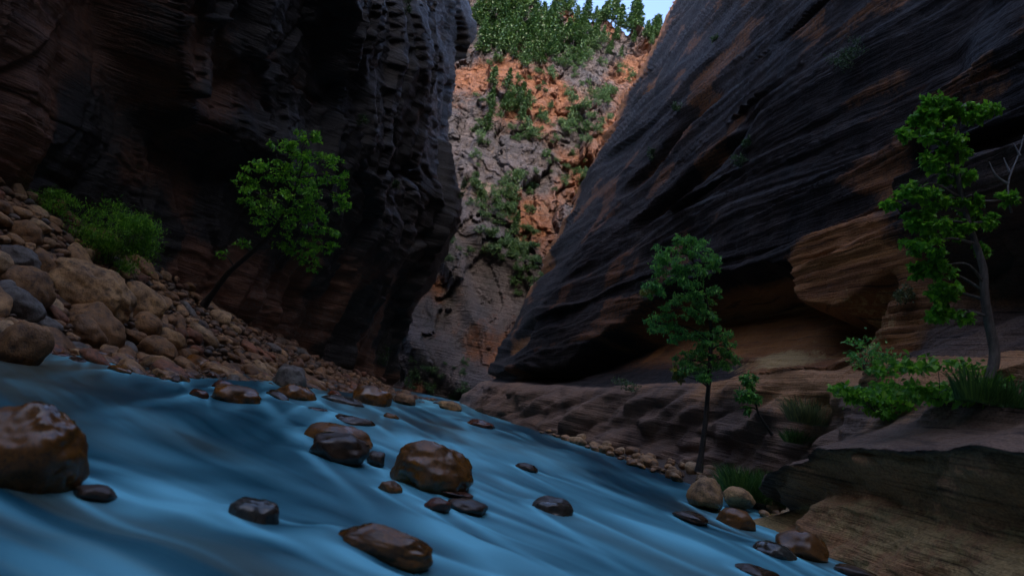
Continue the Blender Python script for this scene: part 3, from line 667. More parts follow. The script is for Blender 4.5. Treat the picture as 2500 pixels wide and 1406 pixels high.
# --- the rest of the bank: the 300 largest stones singly, smaller ones as one mass
PROTO = []
for k in range(12):
    V, Fc = boulder_shape(500 + k, 4, 2 + k % 4, 1.0, 0); V = V / np.abs(V).max(0)
    PROTO.append(new_mesh('boulder_form', V, Fc, 3)); PROTO[-1].materials.append(M['boulder'])
def project(P):
    P = np.asarray(P, float); x, y, z = P[..., 0], P[..., 1], P[..., 2] - H
    d = x * fwd[0] + y * fwd[1] + z * fwd[2]
    a = (x * rgt[0] + y * rgt[1] + z * rgt[2]) / d; b = (x * upv[0] + y * upv[1] + z * upv[2]) / d
    return 1250 + a * F, 703 - b * F, d
def bank_stones():
    r = np.random.default_rng(21)
    placed = [(x, y, rad * 0.9) for x, y, rad in bk]
    out = []
    cell = {}
    def near(x, y, rad):
        for ix in range(int((x - rad - .6) // .6), int((x + rad + .6) // .6) + 1):
            for iy in range(int((y - rad - .6) // .6), int((y + rad + .6) // .6) + 1):
                for q in cell.get((ix, iy), ()):
                    if (q[0] - x) ** 2 + (q[1] - y) ** 2 < ((q[2] + rad) * 0.80) ** 2: return True
        return False
    for q in placed: cell.setdefault((int(q[0] // .6), int(q[1] // .6)), []).append(q)
    sizes = np.concatenate([np.geomspace(0.34, 0.20, 70), np.geomspace(0.20, 0.10, 1100), np.geomspace(0.10, 0.05, 6500)])
    for rad in sizes:
        for _ in range(5):
            y = 5.2 + 27 * r.random() ** 1.5
            x = float(xl(y)) + r.uniform(-min(7.0, 3.2 + 0.5 * (34 - y) * 0.3), 0.35)
            if r.random() < 0.16 and y > 9: x = float(xl(y)) + 0.3 + 1.9 * r.random() ** 1.5
            if rad > 0.25 and y > 20: continue
            if near(x, y, rad): continue
            cell.setdefault((int(x // .6), int(y // .6)), []).append((x, y, rad)); out.append((x, y, rad)); break
    out = np.array(out)
    zz = np.where(out[:, 0] < xl(out[:, 1]), talus_h(out[:, 0], out[:, 1]), -0.12 * out[:, 2] - 0.04)
    pxs, pys, d = project(np.stack([out[:, 0], out[:, 1], zz + 0.1], 1))
    vis = (pxs > -60) & (pxs < 1150) & (pys > 300) & (pys < 1100)
    app = np.where(vis, out[:, 2] / d, 0)
    order = np.argsort(-app); big = order[:250]; rest = order[250:]; rest = rest[app[rest] > 0]
    COLS = (('tan', 'bank_tan', 0.36), ('brown', 'bank_brown', 0.26), ('buff', 'bank_buff', 0.14), ('blue grey', 'bank_grey', 0.14), ('reddish', 'bank_red', 0.10))
    def place(px, py):
        if px < 140: return 'high at the left edge of the bank' if py < 600 else ('between the big boulders at the left edge' if py < 760 else 'low at the left edge by the calm water')
        if px < 360: return 'around the willow shrub' if py < 690 else ('just below the biggest tan boulder' if py < 800 else 'in the calm shallows below the biggest boulder')
        if px < 500: return 'right of the smooth tan boulder' if py < 800 else 'along the left waterline beside the angular rock'
        if px < 650: return 'at the foot of the leaning tree' if py < 830 else 'on the left waterline below the leaning tree'
        if px < 800: return 'on the bank below the grey columns of the left wall'
        return 'on the far thin end of the left bank'
    for n, i in enumerate(big):
        x, y, rad = out[i]
        o = bpy.data.objects.new('bank_stone', PROTO[int(r.integers(12))]); COL.objects.link(o)
        s = rad * np.array([r.uniform(1.1, 1.7), r.uniform(0.75, 1.05), r.uniform(0.55, 0.8)])
        o.scale = s; o.location = (x, y, zz[i] + s[2] * 0.45)
        o.rotation_euler = (r.normal() * 0.2, r.normal() * 0.22 + 0.38, r.normal() * 0.55 - 0.1)
        u = r.random(); acc = 0
        for cn, mk, pr in COLS:
            acc += pr
            if u < acc: break
        o.material_slots[0].link = 'OBJECT'; o.material_slots[0].material = M[mk]
        wpx = 2 * s[0] / d[i] * F
        sz = 'large' if wpx > 75 else 'middling' if wpx > 42 else 'small'
        shp = 'long' if s[0] / s[1] > 1.75 else 'rounded'
        pl = place(pxs[i], pys[i])
        tag(o, f'{sz} {shp} {cn} stone {pl}', 'stone', 'stones ' + pl)
    V1, F1 = ICO[2]
    n = len(rest); VV = []; FF = []; RR = []
    for k, i in enumerate(rest):
        x, y, rad = out[i]
        s = rad * np.array([r.uniform(1.0, 1.6), r.uniform(0.75, 1.1), r.uniform(0.5, 0.85)])
        base, f = (ICO[2] if app[i] > 0.006 else ICO[1])
        p = base * (1 + 0.22 * pn(base[:, 0] * 1.3 + k * 3.7, base[:, 1] * 1.3, base[:, 2] * 1.3))[:, None] * s
        a, b_ = r.uniform(0, 6.28), r.normal() * 0.35
        ca, sa, cb, sb = math.cos(a), math.sin(a), math.cos(b_), math.sin(b_)
        p = p @ np.array([[ca, sa, 0], [-sa, ca, 0], [0, 0, 1]]) @ np.array([[cb, 0, sb], [0, 1, 0], [-sb, 0, cb]])
        FF.append(f + sum_n(VV)); VV.append(p + np.array([x, y, zz[i] + s[2] * 0.4])); RR.append(np.full(len(base), r.random()))
    me = new_mesh('cobbles', np.concatenate(VV), np.concatenate(FF), 3, True, {'rnd': np.concatenate(RR)})
    tag(link('cobbles', me, M['cobble']), 'small loose cobbles filling the left bank between the boulders', 'cobbles', kind='stuff')
_cnt = [0, 0]
def sum_n(L):
    while _cnt[1] < len(L): _cnt[0] += len(L[_cnt[1]]); _cnt[1] += 1
    return _cnt[0]
bank_stones()

# --- right bank: a strip of tan stones at the foot of the slim tree
def right_stones():
    r = np.random.default_rng(33); pts = []
    for k in range(400):
        y = 7.0 + 11.5 * r.random() ** 1.6; x = lerp(float(xw(y)) - 0.15, float(xfoot(y)) + 0.1, r.random()) ; rad = 0.05 + 0.15 * r.random() ** 2.2
        if any((a - x) ** 2 + (b - y) ** 2 < (0.8 * (c + rad)) ** 2 for a, b, c in pts): continue
        pts.append((x, y, rad))
        if len(pts) > 95: break
    for x, y, rad in pts:
        o = bpy.data.objects.new('bank_stone', PROTO[int(r.integers(12))]); COL.objects.link(o)
        s = rad * np.array([r.uniform(1.0, 1.4), r.uniform(0.8, 1.05), r.uniform(0.6, 0.8)])
        o.scale = s; o.location = (x, y, 0.02 + 0.26 * max(0, x - float(xw(y))) + s[2] * 0.3); o.rotation_euler = (r.normal() * .2, r.normal() * .2, r.uniform(0, 6.28))
        cn, mk = (('tan', 'bank_tan'), ('buff', 'bank_buff'), ('brown', 'bank_brown'))[int(r.integers(3))]
        o.material_slots[0].link = 'OBJECT'; o.material_slots[0].material = M[mk]
        pl = 'behind the largest tan boulder of the right bank' if y < 8.6 else 'at the foot of the slim tree' if y < 11 else 'on the thin gravel strip beyond the slim tree'
        tag(o, f"{'larger' if rad > 0.11 else 'small'} {cn} stone {pl}", 'stone', 'stones ' + pl)
right_stones()
def shallow_stones():
    r = np.random.default_rng(44)
    for k in range(34):
        y = 7.5 + 19 * r.random() ** 1.2; x = float(xl(y)) + 0.35 + 3.2 * r.random() ** 1.6; rad = r.uniform(0.07, 0.17)
        if any((a - x) ** 2 + (b - y) ** 2 < (c + rad + 0.1) ** 2 for a, b, c in rocks): continue
        o = bpy.data.objects.new('river_stone', PROTO[int(r.integers(12))]); COL.objects.link(o)
        s = rad * np.array([r.uniform(1.0, 1.6), r.uniform(0.8, 1.1), r.uniform(0.5, 0.75)]); o.scale = s
        o.location = (x, y, s[2] * r.uniform(-0.25, 0.2)); o.rotation_euler = (r.normal() * .15, r.normal() * .15, r.normal() * 0.5)
        cn, mk = (('brown', 'wet_brown'), ('dark', 'wet_dark'), ('reddish', 'wet_red'))[int(r.integers(3))]
        o.material_slots[0].link = 'OBJECT'; o.material_slots[0].material = M[mk]
        pl = 'near the left bank' if y < 14 else 'in the middle reach' if y < 20 else 'in the far reach'
        tag(o, f'small wet {cn} stone half submerged {pl} of the river', 'stone', 'half submerged stones'); rocks.append((x, y, rad))
shallow_stones()
river(rocks)

# ------------------------------------------------------------------ plants
def leaf_material(name, c1, c2, trans=0.35):
    t = NT(name); rv = t.attr('rnd')
    col = t.ramp(rv, [(0.0, c1), (0.7, c2), (1.0, tuple(min(1, a * b) for a, b in zip(c2, (1.7, 1.35, 0.9))))])
    t.link(col, t.p.inputs['Base Color']); t.p.inputs['Roughness'].default_value = 0.42
    tr = t.node('ShaderNodeBsdfTranslucent'); t.link(col, tr.inputs['Color'])
    mx = t.node('ShaderNodeMixShader'); mx.inputs[0].default_value = trans
    t.link(t.p.outputs[0], mx.inputs[1]); t.link(tr.outputs[0], mx.inputs[2]); t.link(mx.outputs[0], t.out.inputs[0])
    return t.m
M['leaf_green'] = leaf_material('maple_leaf', (0.06, 0.21, 0.02), (0.22, 0.52, 0.04), 0.45)
M['leaf_teal'] = leaf_material('ash_leaf', (0.06, 0.20, 0.06), (0.20, 0.50, 0.11), 0.45)
M['leaf_yellow'] = leaf_material('yellowing_leaf', (0.20, 0.22, 0.03), (0.30, 0.28, 0.05))
M['leaf_dark'] = leaf_material('shrub_leaf', (0.06, 0.20, 0.02), (0.19, 0.46, 0.04), 0.45)
M['grass'] = leaf_material('grass_blade', (0.03, 0.10, 0.018), (0.08, 0.18, 0.04))
M['dry_grass'] = leaf_material('dry_grass_blade', (0.09, 0.12, 0.05), (0.18, 0.22, 0.09))
M['conifer'] = leaf_material('conifer_needles', (0.016, 0.05, 0.018), (0.045, 0.10, 0.024), 0.15)
M['scrub'] = leaf_material('cliff_scrub_leaf', (0.028, 0.075, 0.030), (0.070, 0.14, 0.045), 0.2)
t = NT('bark'); c_ = t.coords((1, 1, 0.25))
t.link(t.ramp(t.noise(c_, 30, 5, 0.7), [(0.3, (0.012, 0.009, 0.007)), (0.7, (0.055, 0.040, 0.030))]), t.p.inputs['Base Color'])
t.link(t.bump(t.noise(c_, 45, 5, 0.7), 0.01), t.p.inputs['Normal']); t.p.inputs['Roughness'].default_value = 0.8; M['bark'] = t.m
t = NT('pale_bark'); c_ = t.coords((1, 1, 0.25))
t.link(t.ramp(t.noise(c_, 40, 5, 0.7), [(0.3, (0.05, 0.04, 0.034)), (0.7, (0.20, 0.165, 0.14))]), t.p.inputs['Base Color'])
t.link(t.bump(t.noise(c_, 45, 5, 0.7), 0.01), t.p.inputs['Normal']); t.p.inputs['Roughness'].default_value = 0.8; M['pale_bark'] = t.m
t = NT('pale_twig'); t.p.inputs['Base Color'].default_value = (0.20, 0.18, 0.17, 1); t.p.inputs['Roughness'].default_value = 0.7; M['twig'] = t.m

def tube(pts, rad, sides=6):
    pts = np.asarray(pts, float); n = len(pts); rad = np.broadcast_to(rad, (n,))
    tg = np.gradient(pts, axis=0); tg /= np.linalg.norm(tg, axis=1)[:, None] + 1e-9
    a = np.cross(tg, np.array([0.3, 0.9, 0.2])); a /= np.linalg.norm(a, axis=1)[:, None] + 1e-9; b = np.cross(tg, a)
    th = np.linspace(0, 2 * np.pi, sides, endpoint=False)
    V = pts[:, None] + rad[:, None, None] * (a[:, None] * np.cos(th)[None, :, None] + b[:, None] * np.sin(th)[None, :, None])
    i = np.arange(n * sides).reshape(n, sides); j = np.roll(i, -1, 1)
    Q = np.stack([i[:-1], j[:-1], j[1:], i[1:]], -1).reshape(-1, 4)
    return V.reshape(-1, 3), Q
def join_tubes(name, L):
    VV, QQ, o = [], [], 0
    for V, Q in L: VV.append(V); QQ.append(Q + o); o += len(V)
    return new_mesh(name, np.concatenate(VV), np.concatenate(QQ), 4)
def smooth_path(pts, n=24):
    pts = np.asarray(pts, float); tt = np.linspace(0, 1, len(pts)); u = np.linspace(0, 1, n)
    P = np.stack([np.interp(u, tt, pts[:, k]) for k in range(3)], 1)
    for _ in range(3): P[1:-1] = 0.25 * P[:-2] + 0.5 * P[1:-1] + 0.25 * P[2:]
    return P

def leaves(P, size, r, droop=0.35, aspect=0.55, fold=0.18):
    n = len(P); d = r.normal(size=(n, 3)); d[:, 2] -= droop * 2; d /= np.linalg.norm(d, axis=1)[:, None]
    up = r.normal(size=(n, 3)) * 0.7 + np.array([0, 0, 1.5]); w = np.cross(d, up); w /= np.linalg.norm(w, axis=1)[:, None] + 1e-9
    nn = np.cross(w, d); L = size * r.uniform(0.6, 1.25, n)[:, None]
    V = np.stack([P, P + d * L * 0.45 + w * L * aspect * 0.5 + nn * L * fold, P + d * L, P + d * L * 0.45 - w * L * aspect * 0.5 + nn * L * fold], 1)
    return V.reshape(-1, 3), np.arange(4 * n).reshape(n, 4), np.repeat(r.random(n), 4)

def leaf_mesh(name, P, size, r, **k):
    V, Q, R = leaves(P, size, r, **k)
    return new_mesh(name, V, Q, 4, False, {'rnd': R})

def clustered(center, radii, n, r, nsub=9, sub=0.33):
    """leaf points in uneven clumps with gaps between them"""
    c = r.normal(size=(nsub, 3)); c /= np.linalg.norm(c, axis=1)[:, None]; c *= r.random((nsub, 1)) ** 0.35
    k = r.integers(0, nsub, n); s = sub * r.uniform(0.5, 1.15, nsub)
    g = r.normal(size=(n, 3)) * 0.55; g[:, 2] *= 0.7
    return center + (c[k] + g * s[k][:, None]) * radii, center + c * radii

def tree(name, label, cat, trunk_px, Y, r0, r1, clusters, leaf, n_leaf, size, seed, droop=0.35, aspect=0.55, yellow=(), depth=1.0, base_z=None, group=None, lean=None, bark='bark'):
    r = np.random.default_rng(seed); m = Y / F
    tp = np.array([aty(px, py, Y if lean is None else lerp(Y, Y + lean, k / (len(trunk_px) - 1))) for k, (px, py) in enumerate(trunk_px)])
    tp[1:, 1] += r.normal(size=len(tp) - 1) * 0.03 * Y / 10
    path = smooth_path(tp, 36); rad = np.linspace(1, 0, 36) ** 0.8 * (r0 - r1) + r1; rad[:3] *= np.array([1.5, 1.25, 1.1])
    base = path[0].copy()
    root = empty(name, base); tag(root, label, cat, group)
    link('trunk', join_tubes('trunk', [tube(path - base, rad, 9)]), M[bark], root)
    br, LP, YP = [], [], []
    tot = sum(c[2] * c[3] for c in clusters)
    for ci, (px, py, w, h) in enumerate(clusters):
        yy = np.interp(py, [min(q[1] for q in trunk_px), max(q[1] for q in trunk_px)], [path[-1, 1], path[0, 1]])
        c = aty(px, py, yy + r.normal() * depth * 0.35 * w * m)
        rad3 = np.array([w * m, max(w, h) * m * depth, h * m])
        below = path[path[:, 2] < c[2] + 0.1]
        if len(below) == 0: below = path[:1]
        j = below[np.argmin(np.linalg.norm(below - c, axis=1) + 0.3 * np.abs(below[:, 2] - (c[2] - 0.35 * np.linalg.norm(below - c, axis=1))))]
        mid = (j + c) / 2 + np.array([0, 0, 0.12 * np.linalg.norm(c - j)]) + r.normal(size=3) * 0.04
        br.append(tube(smooth_path([j, mid, c], 10), np.linspace(r1 * 1.5, r1 * 0.5, 10), 5))
        n = int(n_leaf * w * h / tot)
        P, cc = clustered(c, rad3, n, r, nsub=max(7, int(8 + w * h / 150)), sub=0.23)
        for q in cc:
            br.append(tube(smooth_path([c, (c + q) / 2 + r.normal(size=3) * 0.05 * np.linalg.norm(q - c), q], 6), np.linspace(r1 * 0.5, r1 * 0.2, 6), 4))
        (YP if ci in yellow else LP).append(P)
    link('branches', join_tubes('branches', [(V - base, Q) for V, Q in br]), M[bark], root)
    o = link('crown', leaf_mesh('crown', np.concatenate(LP) - base, size, r, droop=droop, aspect=aspect), M[leaf], root); o['kind'] = 'stuff'
    if YP:
        o = link('yellowing_leaves', leaf_mesh('yellowing_leaves', np.concatenate(YP) - base, size, r, droop=droop, aspect=aspect), M['leaf_yellow'], root); o['kind'] = 'stuff'
    return root

def surf(A, px, py, rad=14):
    """the wall point seen at a pixel"""
    U, Vv, d = surf.cache.setdefault(id(A), project(A))
    k = (np.hypot(U - px, Vv - py) < rad) & (d > 0.5)
    while not k.any():
        rad *= 1.6; k = (np.hypot(U - px, Vv - py) < rad) & (d > 0.5)
    dd = np.where(k, d + 0.02 * d * np.hypot(U - px, Vv - py) / rad, 1e9); i = np.unravel_index(np.argmin(dd), dd.shape)
    return A[i]
surf.cache = {}

YT1 = 9.7
YT2 = float(surf(RW, 2388, 978, 8)[1]) - 0.05
tree('slim_tree', 'slim tree with layered teal green crown standing at the right waterline', 'tree',
     [(1706, 1152), (1722, 1040), (1732, 930), (1738, 800), (1715, 690), (1665, 575)], YT1, 0.043, 0.009,
     [(1668, 590, 28, 22), (1625, 625, 40, 28), (1705, 610, 50, 28), (1660, 665, 75, 32), (1735, 640, 34, 20), (1600, 705, 40, 22), (1690, 715, 60, 30), (1745, 715, 22, 16), (1650, 750, 48, 22), (1720, 770, 40, 25), (1610, 790, 42, 28), (1660, 815, 50, 22), (1720, 835, 52, 26), (1765, 820, 30, 22), (1690, 880, 50, 28), (1755, 875, 45, 32), (1710, 915, 48, 24), (1780, 855, 22, 22), (1655, 915, 28, 22), (1585, 712, 28, 12)],
     'leaf_teal', 9500, 0.064, 71, yellow=(18, 19), droop=0.5, aspect=0.4, depth=0.9)
tree('crooked_tree', 'crooked tree with bare lower trunk and bright green leaves on the right ledge', 'tree',
     [(2386, 985), (2412, 930), (2432, 865), (2418, 800), (2396, 720), (2398, 650), (2368, 570), (2342, 450), (2335, 330), (2350, 262)], YT2, 0.042, 0.008,
     [(2300, 262, 55, 30), (2250, 290, 40, 24), (2360, 275, 48, 24), (2420, 268, 40, 18), (2215, 330, 28, 16), (2290, 330, 55, 34), (2330, 375, 40, 24), (2270, 400, 36, 24), (2330, 430, 46, 22), (2230, 470, 42, 22), (2290, 480, 50, 30), (2175, 500, 32, 12), (2370, 500, 36, 22), (2260, 540, 55, 30), (2330, 560, 40, 28), (2410, 545, 34, 22), (2255, 600, 48, 28), (2300, 650, 42, 26), (2250, 660, 30, 20), (2460, 485, 26, 14), (2315, 715, 45, 28), (2290, 765, 36, 24), (2350, 770, 26, 16), (2400, 610, 22, 18)],
     'leaf_green', 8200, 0.046, 72, droop=0.35, aspect=0.7, depth=0.9, bark='pale_bark')
tree('leaning_tree', 'feathery green tree leaning out over the left bank from the wall foot', 'tree',
     [(498, 745), (560, 665), (650, 585), (710, 500), (740, 400)], 15.5, 0.07, 0.012,
     [(745, 345, 42, 30), (700, 370, 48, 34), (785, 395, 46, 32), (640, 415, 50, 32), (720, 430, 70, 40), (820, 440, 36, 30), (600, 440, 28, 26), (660, 480, 60, 36), (760, 490, 66, 42), (840, 490, 28, 26), (610, 500, 28, 20), (700, 545, 58, 34), (780, 555, 46, 34), (645, 555, 34, 22), (740, 605, 48, 30), (800, 600, 28, 22), (755, 645, 30, 20), (690, 600, 26, 18), (590, 600, 24, 14), (540, 620, 16, 12)],
     'leaf_green', 5600, 0.086, 73, droop=0.3, aspect=0.6, depth=1.0, lean=-1.5)

def shrub(name, label, cat, base, radii, leaf, n, size, seed, droop=0.0, aspect=0.5, nsub=22, stems=9, group=None, up=0.8):
    r = np.random.default_rng(seed); base = np.asarray(base, float); radii = np.asarray(radii, float)
    root = empty(name, base); tag(root, label, cat, group)
    P, cc = clustered(np.array([0, 0, radii[2] * up]), radii, n, r, nsub=nsub, sub=0.36)
    P = P[P[:, 2] > -0.02]
    st = [tube(smooth_path([np.zeros(3), q * np.array([0.4, 0.4, 0.6]), q], 7), np.linspace(0.012, 0.004, 7) * max(radii[2], 0.3), 4) for q in cc[:stems]]
    link('stems', join_tubes('stems', st), M['bark'], root)
    o = link('foliage', leaf_mesh('foliage', P, size, r, droop=droop, aspect=aspect), M[leaf], root); o['kind'] = 'stuff'
    return root

def tuft(name, label, base, R, hgt, n, mat, seed, group=None, lean=0.35, wid=0.006):
    r = np.random.default_rng(seed); base = np.asarray(base, float)
    a = r.uniform(0, 6.28, n); q = np.sqrt(r.random(n)) * R
    B = np.stack([np.cos(a) * q, np.sin(a) * q, -0.03 + 0 * q], 1)
    dirs = np.stack([np.cos(a) * q / R * lean, np.sin(a) * q / R * lean, 1 + 0 * q], 1) + r.normal(size=(n, 3)) * 0.22
    dirs /= np.linalg.norm(dirs, axis=1)[:, None]; L = hgt * r.uniform(0.45, 1.1, n)[:, None]
    mid = B + dirs * L * 0.6; tip = B + dirs * L * 0.95 + np.stack([dirs[:, 0], dirs[:, 1], -0.25 + 0 * a], 1) * L * 0.35
    w = np.stack([-np.sin(a + 1), np.cos(a + 1), 0 * a], 1) * wid
    V = np.stack([B - w, B + w, mid + w * 0.8, mid - w * 0.8, tip], 1).reshape(-1, 3)
    k = np.arange(n)[:, None] * 5
    T = np.concatenate([k + [0, 1, 2], k + [0, 2, 3], k + [3, 2, 4]], 0)
    root = link(name, new_mesh(name, V, T, 3, False, {'rnd': np.repeat(r.random(n), 5)}), M[mat], loc=base)
    tag(root, label, 'grass', group)
    return root

def bankp(px, py): return talus_hit(px, py)
b0 = bankp(262, 655); m_ = b0[1] / F
shrub('willow_shrub', 'bushy green willow shrub growing among the stones of the left bank', 'shrub', b0 - [0, 0, 0.1], (84 * m_, 76 * m_, 84 * m_), 'leaf_dark', 9000, 0.10, 81, droop=-0.4, aspect=0.22, nsub=40, up=0.95)
b0 = bankp(130, 535); m_ = b0[1] / F
shrub('low_shrub', 'thin low shrub high on the left bank beneath the alcove', 'shrub', b0, (60 * m_, 50 * m_, 40 * m_), 'leaf_dark', 1800, 0.10, 82, droop=-0.4, aspect=0.2)
# right side ledge plants
p = surf(RW, 2180, 1000)
shrub('vine_tangle', 'spreading leafy vine on the ledge under the crooked tree', 'vine', p + [-0.15, 0, -0.05], (0.42, 0.36, 0.14), 'leaf_green', 1500, 0.055, 83, droop=0.3, aspect=0.8, nsub=26)
p = surf(RW, 2330, 965)
shrub('vine_tangle', 'dark vine mound behind the foot of the crooked tree', 'vine', p + [-0.1, 0, -0.05], (0.50, 0.35, 0.16), 'leaf_dark', 1400, 0.055, 84, droop=0.3, aspect=0.8, nsub=24)
p = surf(RW, 2460, 985)
tuft('grass_tuft', 'long grass hanging on the ledge at the right edge below the tree', p + [-0.1, 0, 0], 0.22, 0.28, 420, 'grass', 85)
p = surf(RW, 1850, 1190)
tuft('grass_tuft', 'thick green grass between the tan boulders and the undercut outcrop', aty(1850, 1215, 7.9), 0.40, 0.42, 1500, 'grass', 86, wid=0.007)
p = surf(RW, 1995, 1030)
tuft('grass_tuft', 'pale dry grass on the rock slope left of the leafy vine', p + [-0.05, 0, -0.02], 0.30, 0.40, 800, 'dry_grass', 87, lean=0.6)
p = surf(RW, 1960, 1075)
tuft('grass_tuft', 'small grass clump lower on the rock slope above the outcrop nose', p + [-0.04, 0, -0.02], 0.2, 0.25, 300, 'grass', 88, lean=0.6)
p = surf(RW, 1870, 1045)
tree('sapling', 'thin sapling with sparse leaves on the slope right of the slim tree', 'sapling', [(1885, 1060), (1850, 1010), (1832, 930)], max(float(p[1]) - 0.25, 6), 0.02, 0.006,
     [(1830, 930, 26, 24), (1815, 965, 26, 20), (1845, 975, 18, 14), (1820, 1000, 14, 10)], 'leaf_teal', 700, 0.07, 89, depth=0.9)
p = surf(RW, 2200, 900)
shrub('ledge_shrub', 'small blue green shrub in the gully above the leafy vine', 'shrub', surf(RW, 2130, 905) + [-0.1, 0, 0], (0.25, 0.25, 0.2), 'leaf_teal', 500, 0.05, 90, aspect=0.5)
for (px, py, w, h, mat, lab) in ((2095, 160, 60, 42, 'scrub', 'grassy green clump on a high ledge of the right wall above the crooked tree'),
                                 (1800, 395, 24, 22, 'scrub', 'small green plant in a break of the right wall above the slim tree'),
                                 (1815, 355, 16, 18, 'scrub', 'smaller plant just above another in a break of the right wall'),
                                 (1650, 270, 14, 16, 'scrub', 'lone little plant high on the right wall near its far edge'),
                                 (1580, 385, 12, 14, 'scrub', 'tiny plant low on the dark face near the far edge of the right wall'),
                                 (1735, 95, 12, 10, 'scrub', 'tiny plant near the top of the picture on the right wall'),
                                 (2215, 735, 34, 26, 'dry_grass', 'dry olive clump in the gully right of the orange cave'),
                                 (1545, 945, 40, 14, 'scrub', 'strip of moss green herbs on the bench under the hanging slab')):
    p = surf(RW, px, py); mm = p[1] / F
    shrub('wall_plant', lab, 'plant', p + [-0.3 * w * mm, 0, -0.3 * h * mm], (w * mm, w * mm * 0.7, h * mm), mat, int(260 + w * h * 0.35), max(0.05, 7 * mm), px, droop=-0.3, aspect=0.3, nsub=14, stems=5)
for (px, py, w, h, lab) in ((885, 295, 18, 18, 'bright tuft hanging on the left wall above the leaning tree'), (1000, 25, 14, 26, 'hanging plant at the top of the left wall'),
                            (972, 455, 12, 14, 'small plant midway up the left wall near its dark edge'), (1135, 480, 7, 30, 'bright green strip on the far edge of the left wall'), (938, 880, 22, 24, 'green herbs in the dark corner at the foot of the left wall')):
    p = surf(LW, px, py); mm = p[1] / F
    shrub('wall_plant', lab, 'plant', p + [0.3 * w * mm, 0, -0.3 * h * mm], (w * mm, w * mm * 0.7, h * mm), 'scrub', 300, max(0.08, 6 * mm), px + 1, droop=0.2, aspect=0.4, nsub=12, stems=4)

# bare branches beside the crooked tree
r_ = np.random.default_rng(91)
root = empty('dead_branch', aty(2470, 520, YT2)); tag(root, 'bare pale dead branch forking upward at the right edge', 'branch')
L_ = []
for pp in ([(2470, 520), (2455, 470), (2465, 420), (2490, 380), (2500, 330)], [(2462, 450), (2430, 430), (2415, 395)], [(2465, 420), (2450, 385)], [(2490, 380), (2475, 350)]):
    L_.append(tube(smooth_path([aty(a, b, YT2 + 0.02 * k) for k, (a, b) in enumerate(pp)], 10) - np.array(root.location), np.linspace(0.009, 0.003, 10), 5))
link('twigs', join_tubes('twigs', L_), M['twig'], root)

# ------------------------------------------------------------------ trees and scrub of the far cliff
def conifer_meshes(seed, sparse=1.0):
    r = np.random.default_rng(seed); pts = []
    trunk = join_tubes('trunk', [tube([(0, 0, -0.05), (0.01, 0, 0.5), (0, 0.01, 1.0)], np.array([0.022, 0.015, 0.003]), 6)])
    V = []; n = 0
    for z in np.linspace(0.16, 0.99, int(30 * sparse)):
        R = 0.24 * (1 - z) ** 0.75 * r.uniform(0.55, 1.2) + 0.02
        for a in r.uniform(0, 6.28, 7):
            for q in np.linspace(0.25, 1, 4):
                c = np.array([math.cos(a) * R * q, math.sin(a) * R * q, z - 0.10 * R * q * 2 + r.normal() * 0.012]); pts.append(c)
    P = np.array(pts); P += r.normal(size=P.shape) * 0.012
    crown = leaf_mesh('crown', P, 0.085, r, droop=0.15, aspect=0.6, fold=0.1)
    return trunk, crown
CON = [conifer_meshes(s, sp) for s, sp in ((1, 1.0), (2, 0.8), (3, 1.1), (4, 0.65))]
for tr, cr in CON: tr.materials.append(M['bark']); cr.materials.append(M['conifer'])
SCR = []
for s in range(5):
    r = np.random.default_rng(700 + s); P, cc = clustered(np.array([0, 0, 0.35]), np.array([0.5, 0.5, 0.42]), 420, r, nsub=12, sub=0.42)
    SCR.append(leaf_mesh('foliage', P, 0.13, r, droop=0.0, aspect=0.6)); SCR[-1].materials.append(M['scrub'])
def far_tree(px, py, hpx, label, group, r):
    p = surf(FC, px, py, 10); dist = np.linalg.norm(p); h = hpx * dist / F
    root = empty('conifer', p + [0, -0.2, -0.2]); tag(root, label, 'tree', group)
    root.scale = (h * r.uniform(0.9, 1.4), h * r.uniform(0.9, 1.4), h); root.rotation_euler = (r.normal() * .03, r.normal() * .03, r.uniform(0, 6.28))
    tr, cr = CON[int(r.integers(4))]
    a = bpy.data.objects.new('trunk', tr); COL.objects.link(a); a.parent = root
    b = bpy.data.objects.new('crown', cr); COL.objects.link(b); b.parent = root; b['kind'] = 'stuff'
def far_scrub(px, py, wpx, label, group, r):
    p = surf(FC, px, py, 8); dist = np.linalg.norm(p); w = wpx * dist / F
    o = bpy.data.objects.new('scrub_bush', SCR[int(r.integers(5))]); COL.objects.link(o)
    o.location = p + [0, -0.15 * w, -0.2 * w]; o.scale = (w, w, w * r.uniform(0.7, 1.4)); o.rotation_euler = (0, 0, r.uniform(0, 6.28))
    tag(o, label, 'bush', group)
r = np.random.default_rng(55)
for k, (px, py, h) in enumerate(((1352, 12, 45), (1374, 22, 70), (1388, 26, 60), (1440, 32, 58), (1462, 34, 34), (1500, 50, 72), (1520, 56, 60), (1537, 62, 88), (1556, 70, 74), (1572, 75, 40), (1592, 88, 58), (1604, 90, 62))):
    far_tree(px, py + 6, h, 'tall thin pine standing against the sky on the far rim', 'pines on the skyline', r)
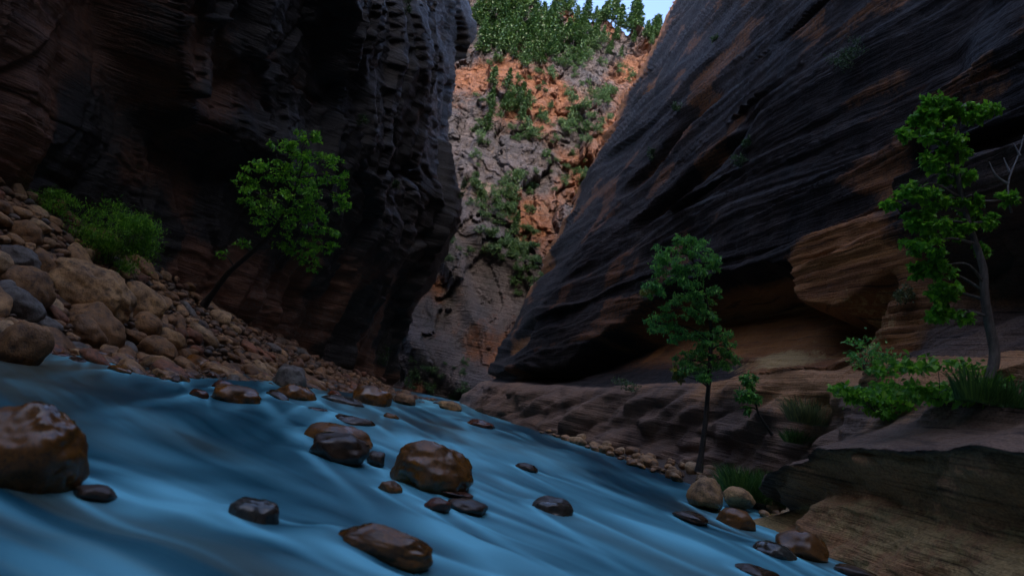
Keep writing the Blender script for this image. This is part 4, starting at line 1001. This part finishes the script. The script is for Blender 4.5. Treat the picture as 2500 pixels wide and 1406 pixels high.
for (x0, y0, x1, y1, n, h0, h1, pl) in ((1165, 20, 1350, 150, 46, 40, 80, 'in the dense wood at the top left of the far cliff'), (1350, 40, 1480, 110, 16, 35, 60, 'just under the middle of the far rim'), (1180, 100, 1240, 330, 9, 40, 60, 'down the left edge of the far cliff'), (1250, 90, 1330, 170, 8, 40, 65, 'on the ledge below the dense upper wood'), (1395, 100, 1450, 165, 6, 45, 60, 'in the group above the pale grey block of the far cliff'), (1480, 90, 1600, 150, 8, 25, 40, 'among the orange towers under the right end of the rim'), (1240, 240, 1290, 320, 6, 40, 60, 'in the narrow stand halfway up the far cliff'), (1240, 560, 1260, 610, 2, 50, 70, 'low in the green gully of the far cliff')):
    for _ in range(n):
        hh = r.uniform(h0, h1)
        far_tree(r.uniform(x0, x1), r.uniform(y0, y1), hh, ('tall' if hh > (h0 + h1) / 2 else 'short') + ' dark green conifer ' + pl, 'conifers ' + pl, r)
for (x0, y0, x1, y1, n, a, b, pl) in ((1160, 20, 1480, 160, 46, 18, 40, 'under the conifers of the upper far cliff'), (1150, 230, 1180, 520, 18, 14, 30, 'on the left edge of the far cliff beside the dark wall'), (1380, 220, 1500, 330, 30, 14, 34, 'on the sloping ledge near the right wall edge'), (1240, 250, 1330, 340, 16, 14, 34, 'round the narrow stand halfway up'), (1170, 420, 1310, 640, 70, 14, 38, 'in the green gully of the far cliff'), (1250, 600, 1320, 720, 22, 16, 36, 'low in the cleft beside the right wall'), (1330, 300, 1440, 500, 30, 10, 24, 'on the broken orange blocks at mid height'), (1190, 160, 1560, 300, 34, 10, 24, 'on small ledges below the upper wood'), (1080, 560, 1160, 640, 8, 10, 24, 'above the smooth slabs of the far cliff'), (1000, 880, 1140, 985, 16, 14, 34, 'at the river bend, foot of the far cliff')):
    for _ in range(n):
        ww = r.uniform(a, b)
        far_scrub(r.uniform(x0, x1), r.uniform(y0, y1), ww, ('larger' if ww > (a + b) / 2 else 'small') + ' green bush ' + pl, 'bushes ' + pl, r)

# ------------------------------------------------------------------ small sets of look-alikes are told apart by their order from the left
def order_labels():
    bpy.context.view_layer.update()
    sets = {}
    for o in COL.objects:
        if o.parent is None and 'label' in o and 'category' in o: sets.setdefault(o['label'], []).append(o)
    words = ('first', 'second', 'third', 'fourth', 'fifth', 'sixth', 'seventh', 'eighth', 'ninth', 'tenth', 'eleventh', 'twelfth')
    for lab, obs in sets.items():
        if 2 <= len(obs) <= 12 and len(lab.split()) <= 13:
            obs.sort(key=lambda o: float(project(np.array(o.location))[0]))
            for w, o in zip(words, obs): o['label'] = f'{lab}, {w} from left'
order_labels()
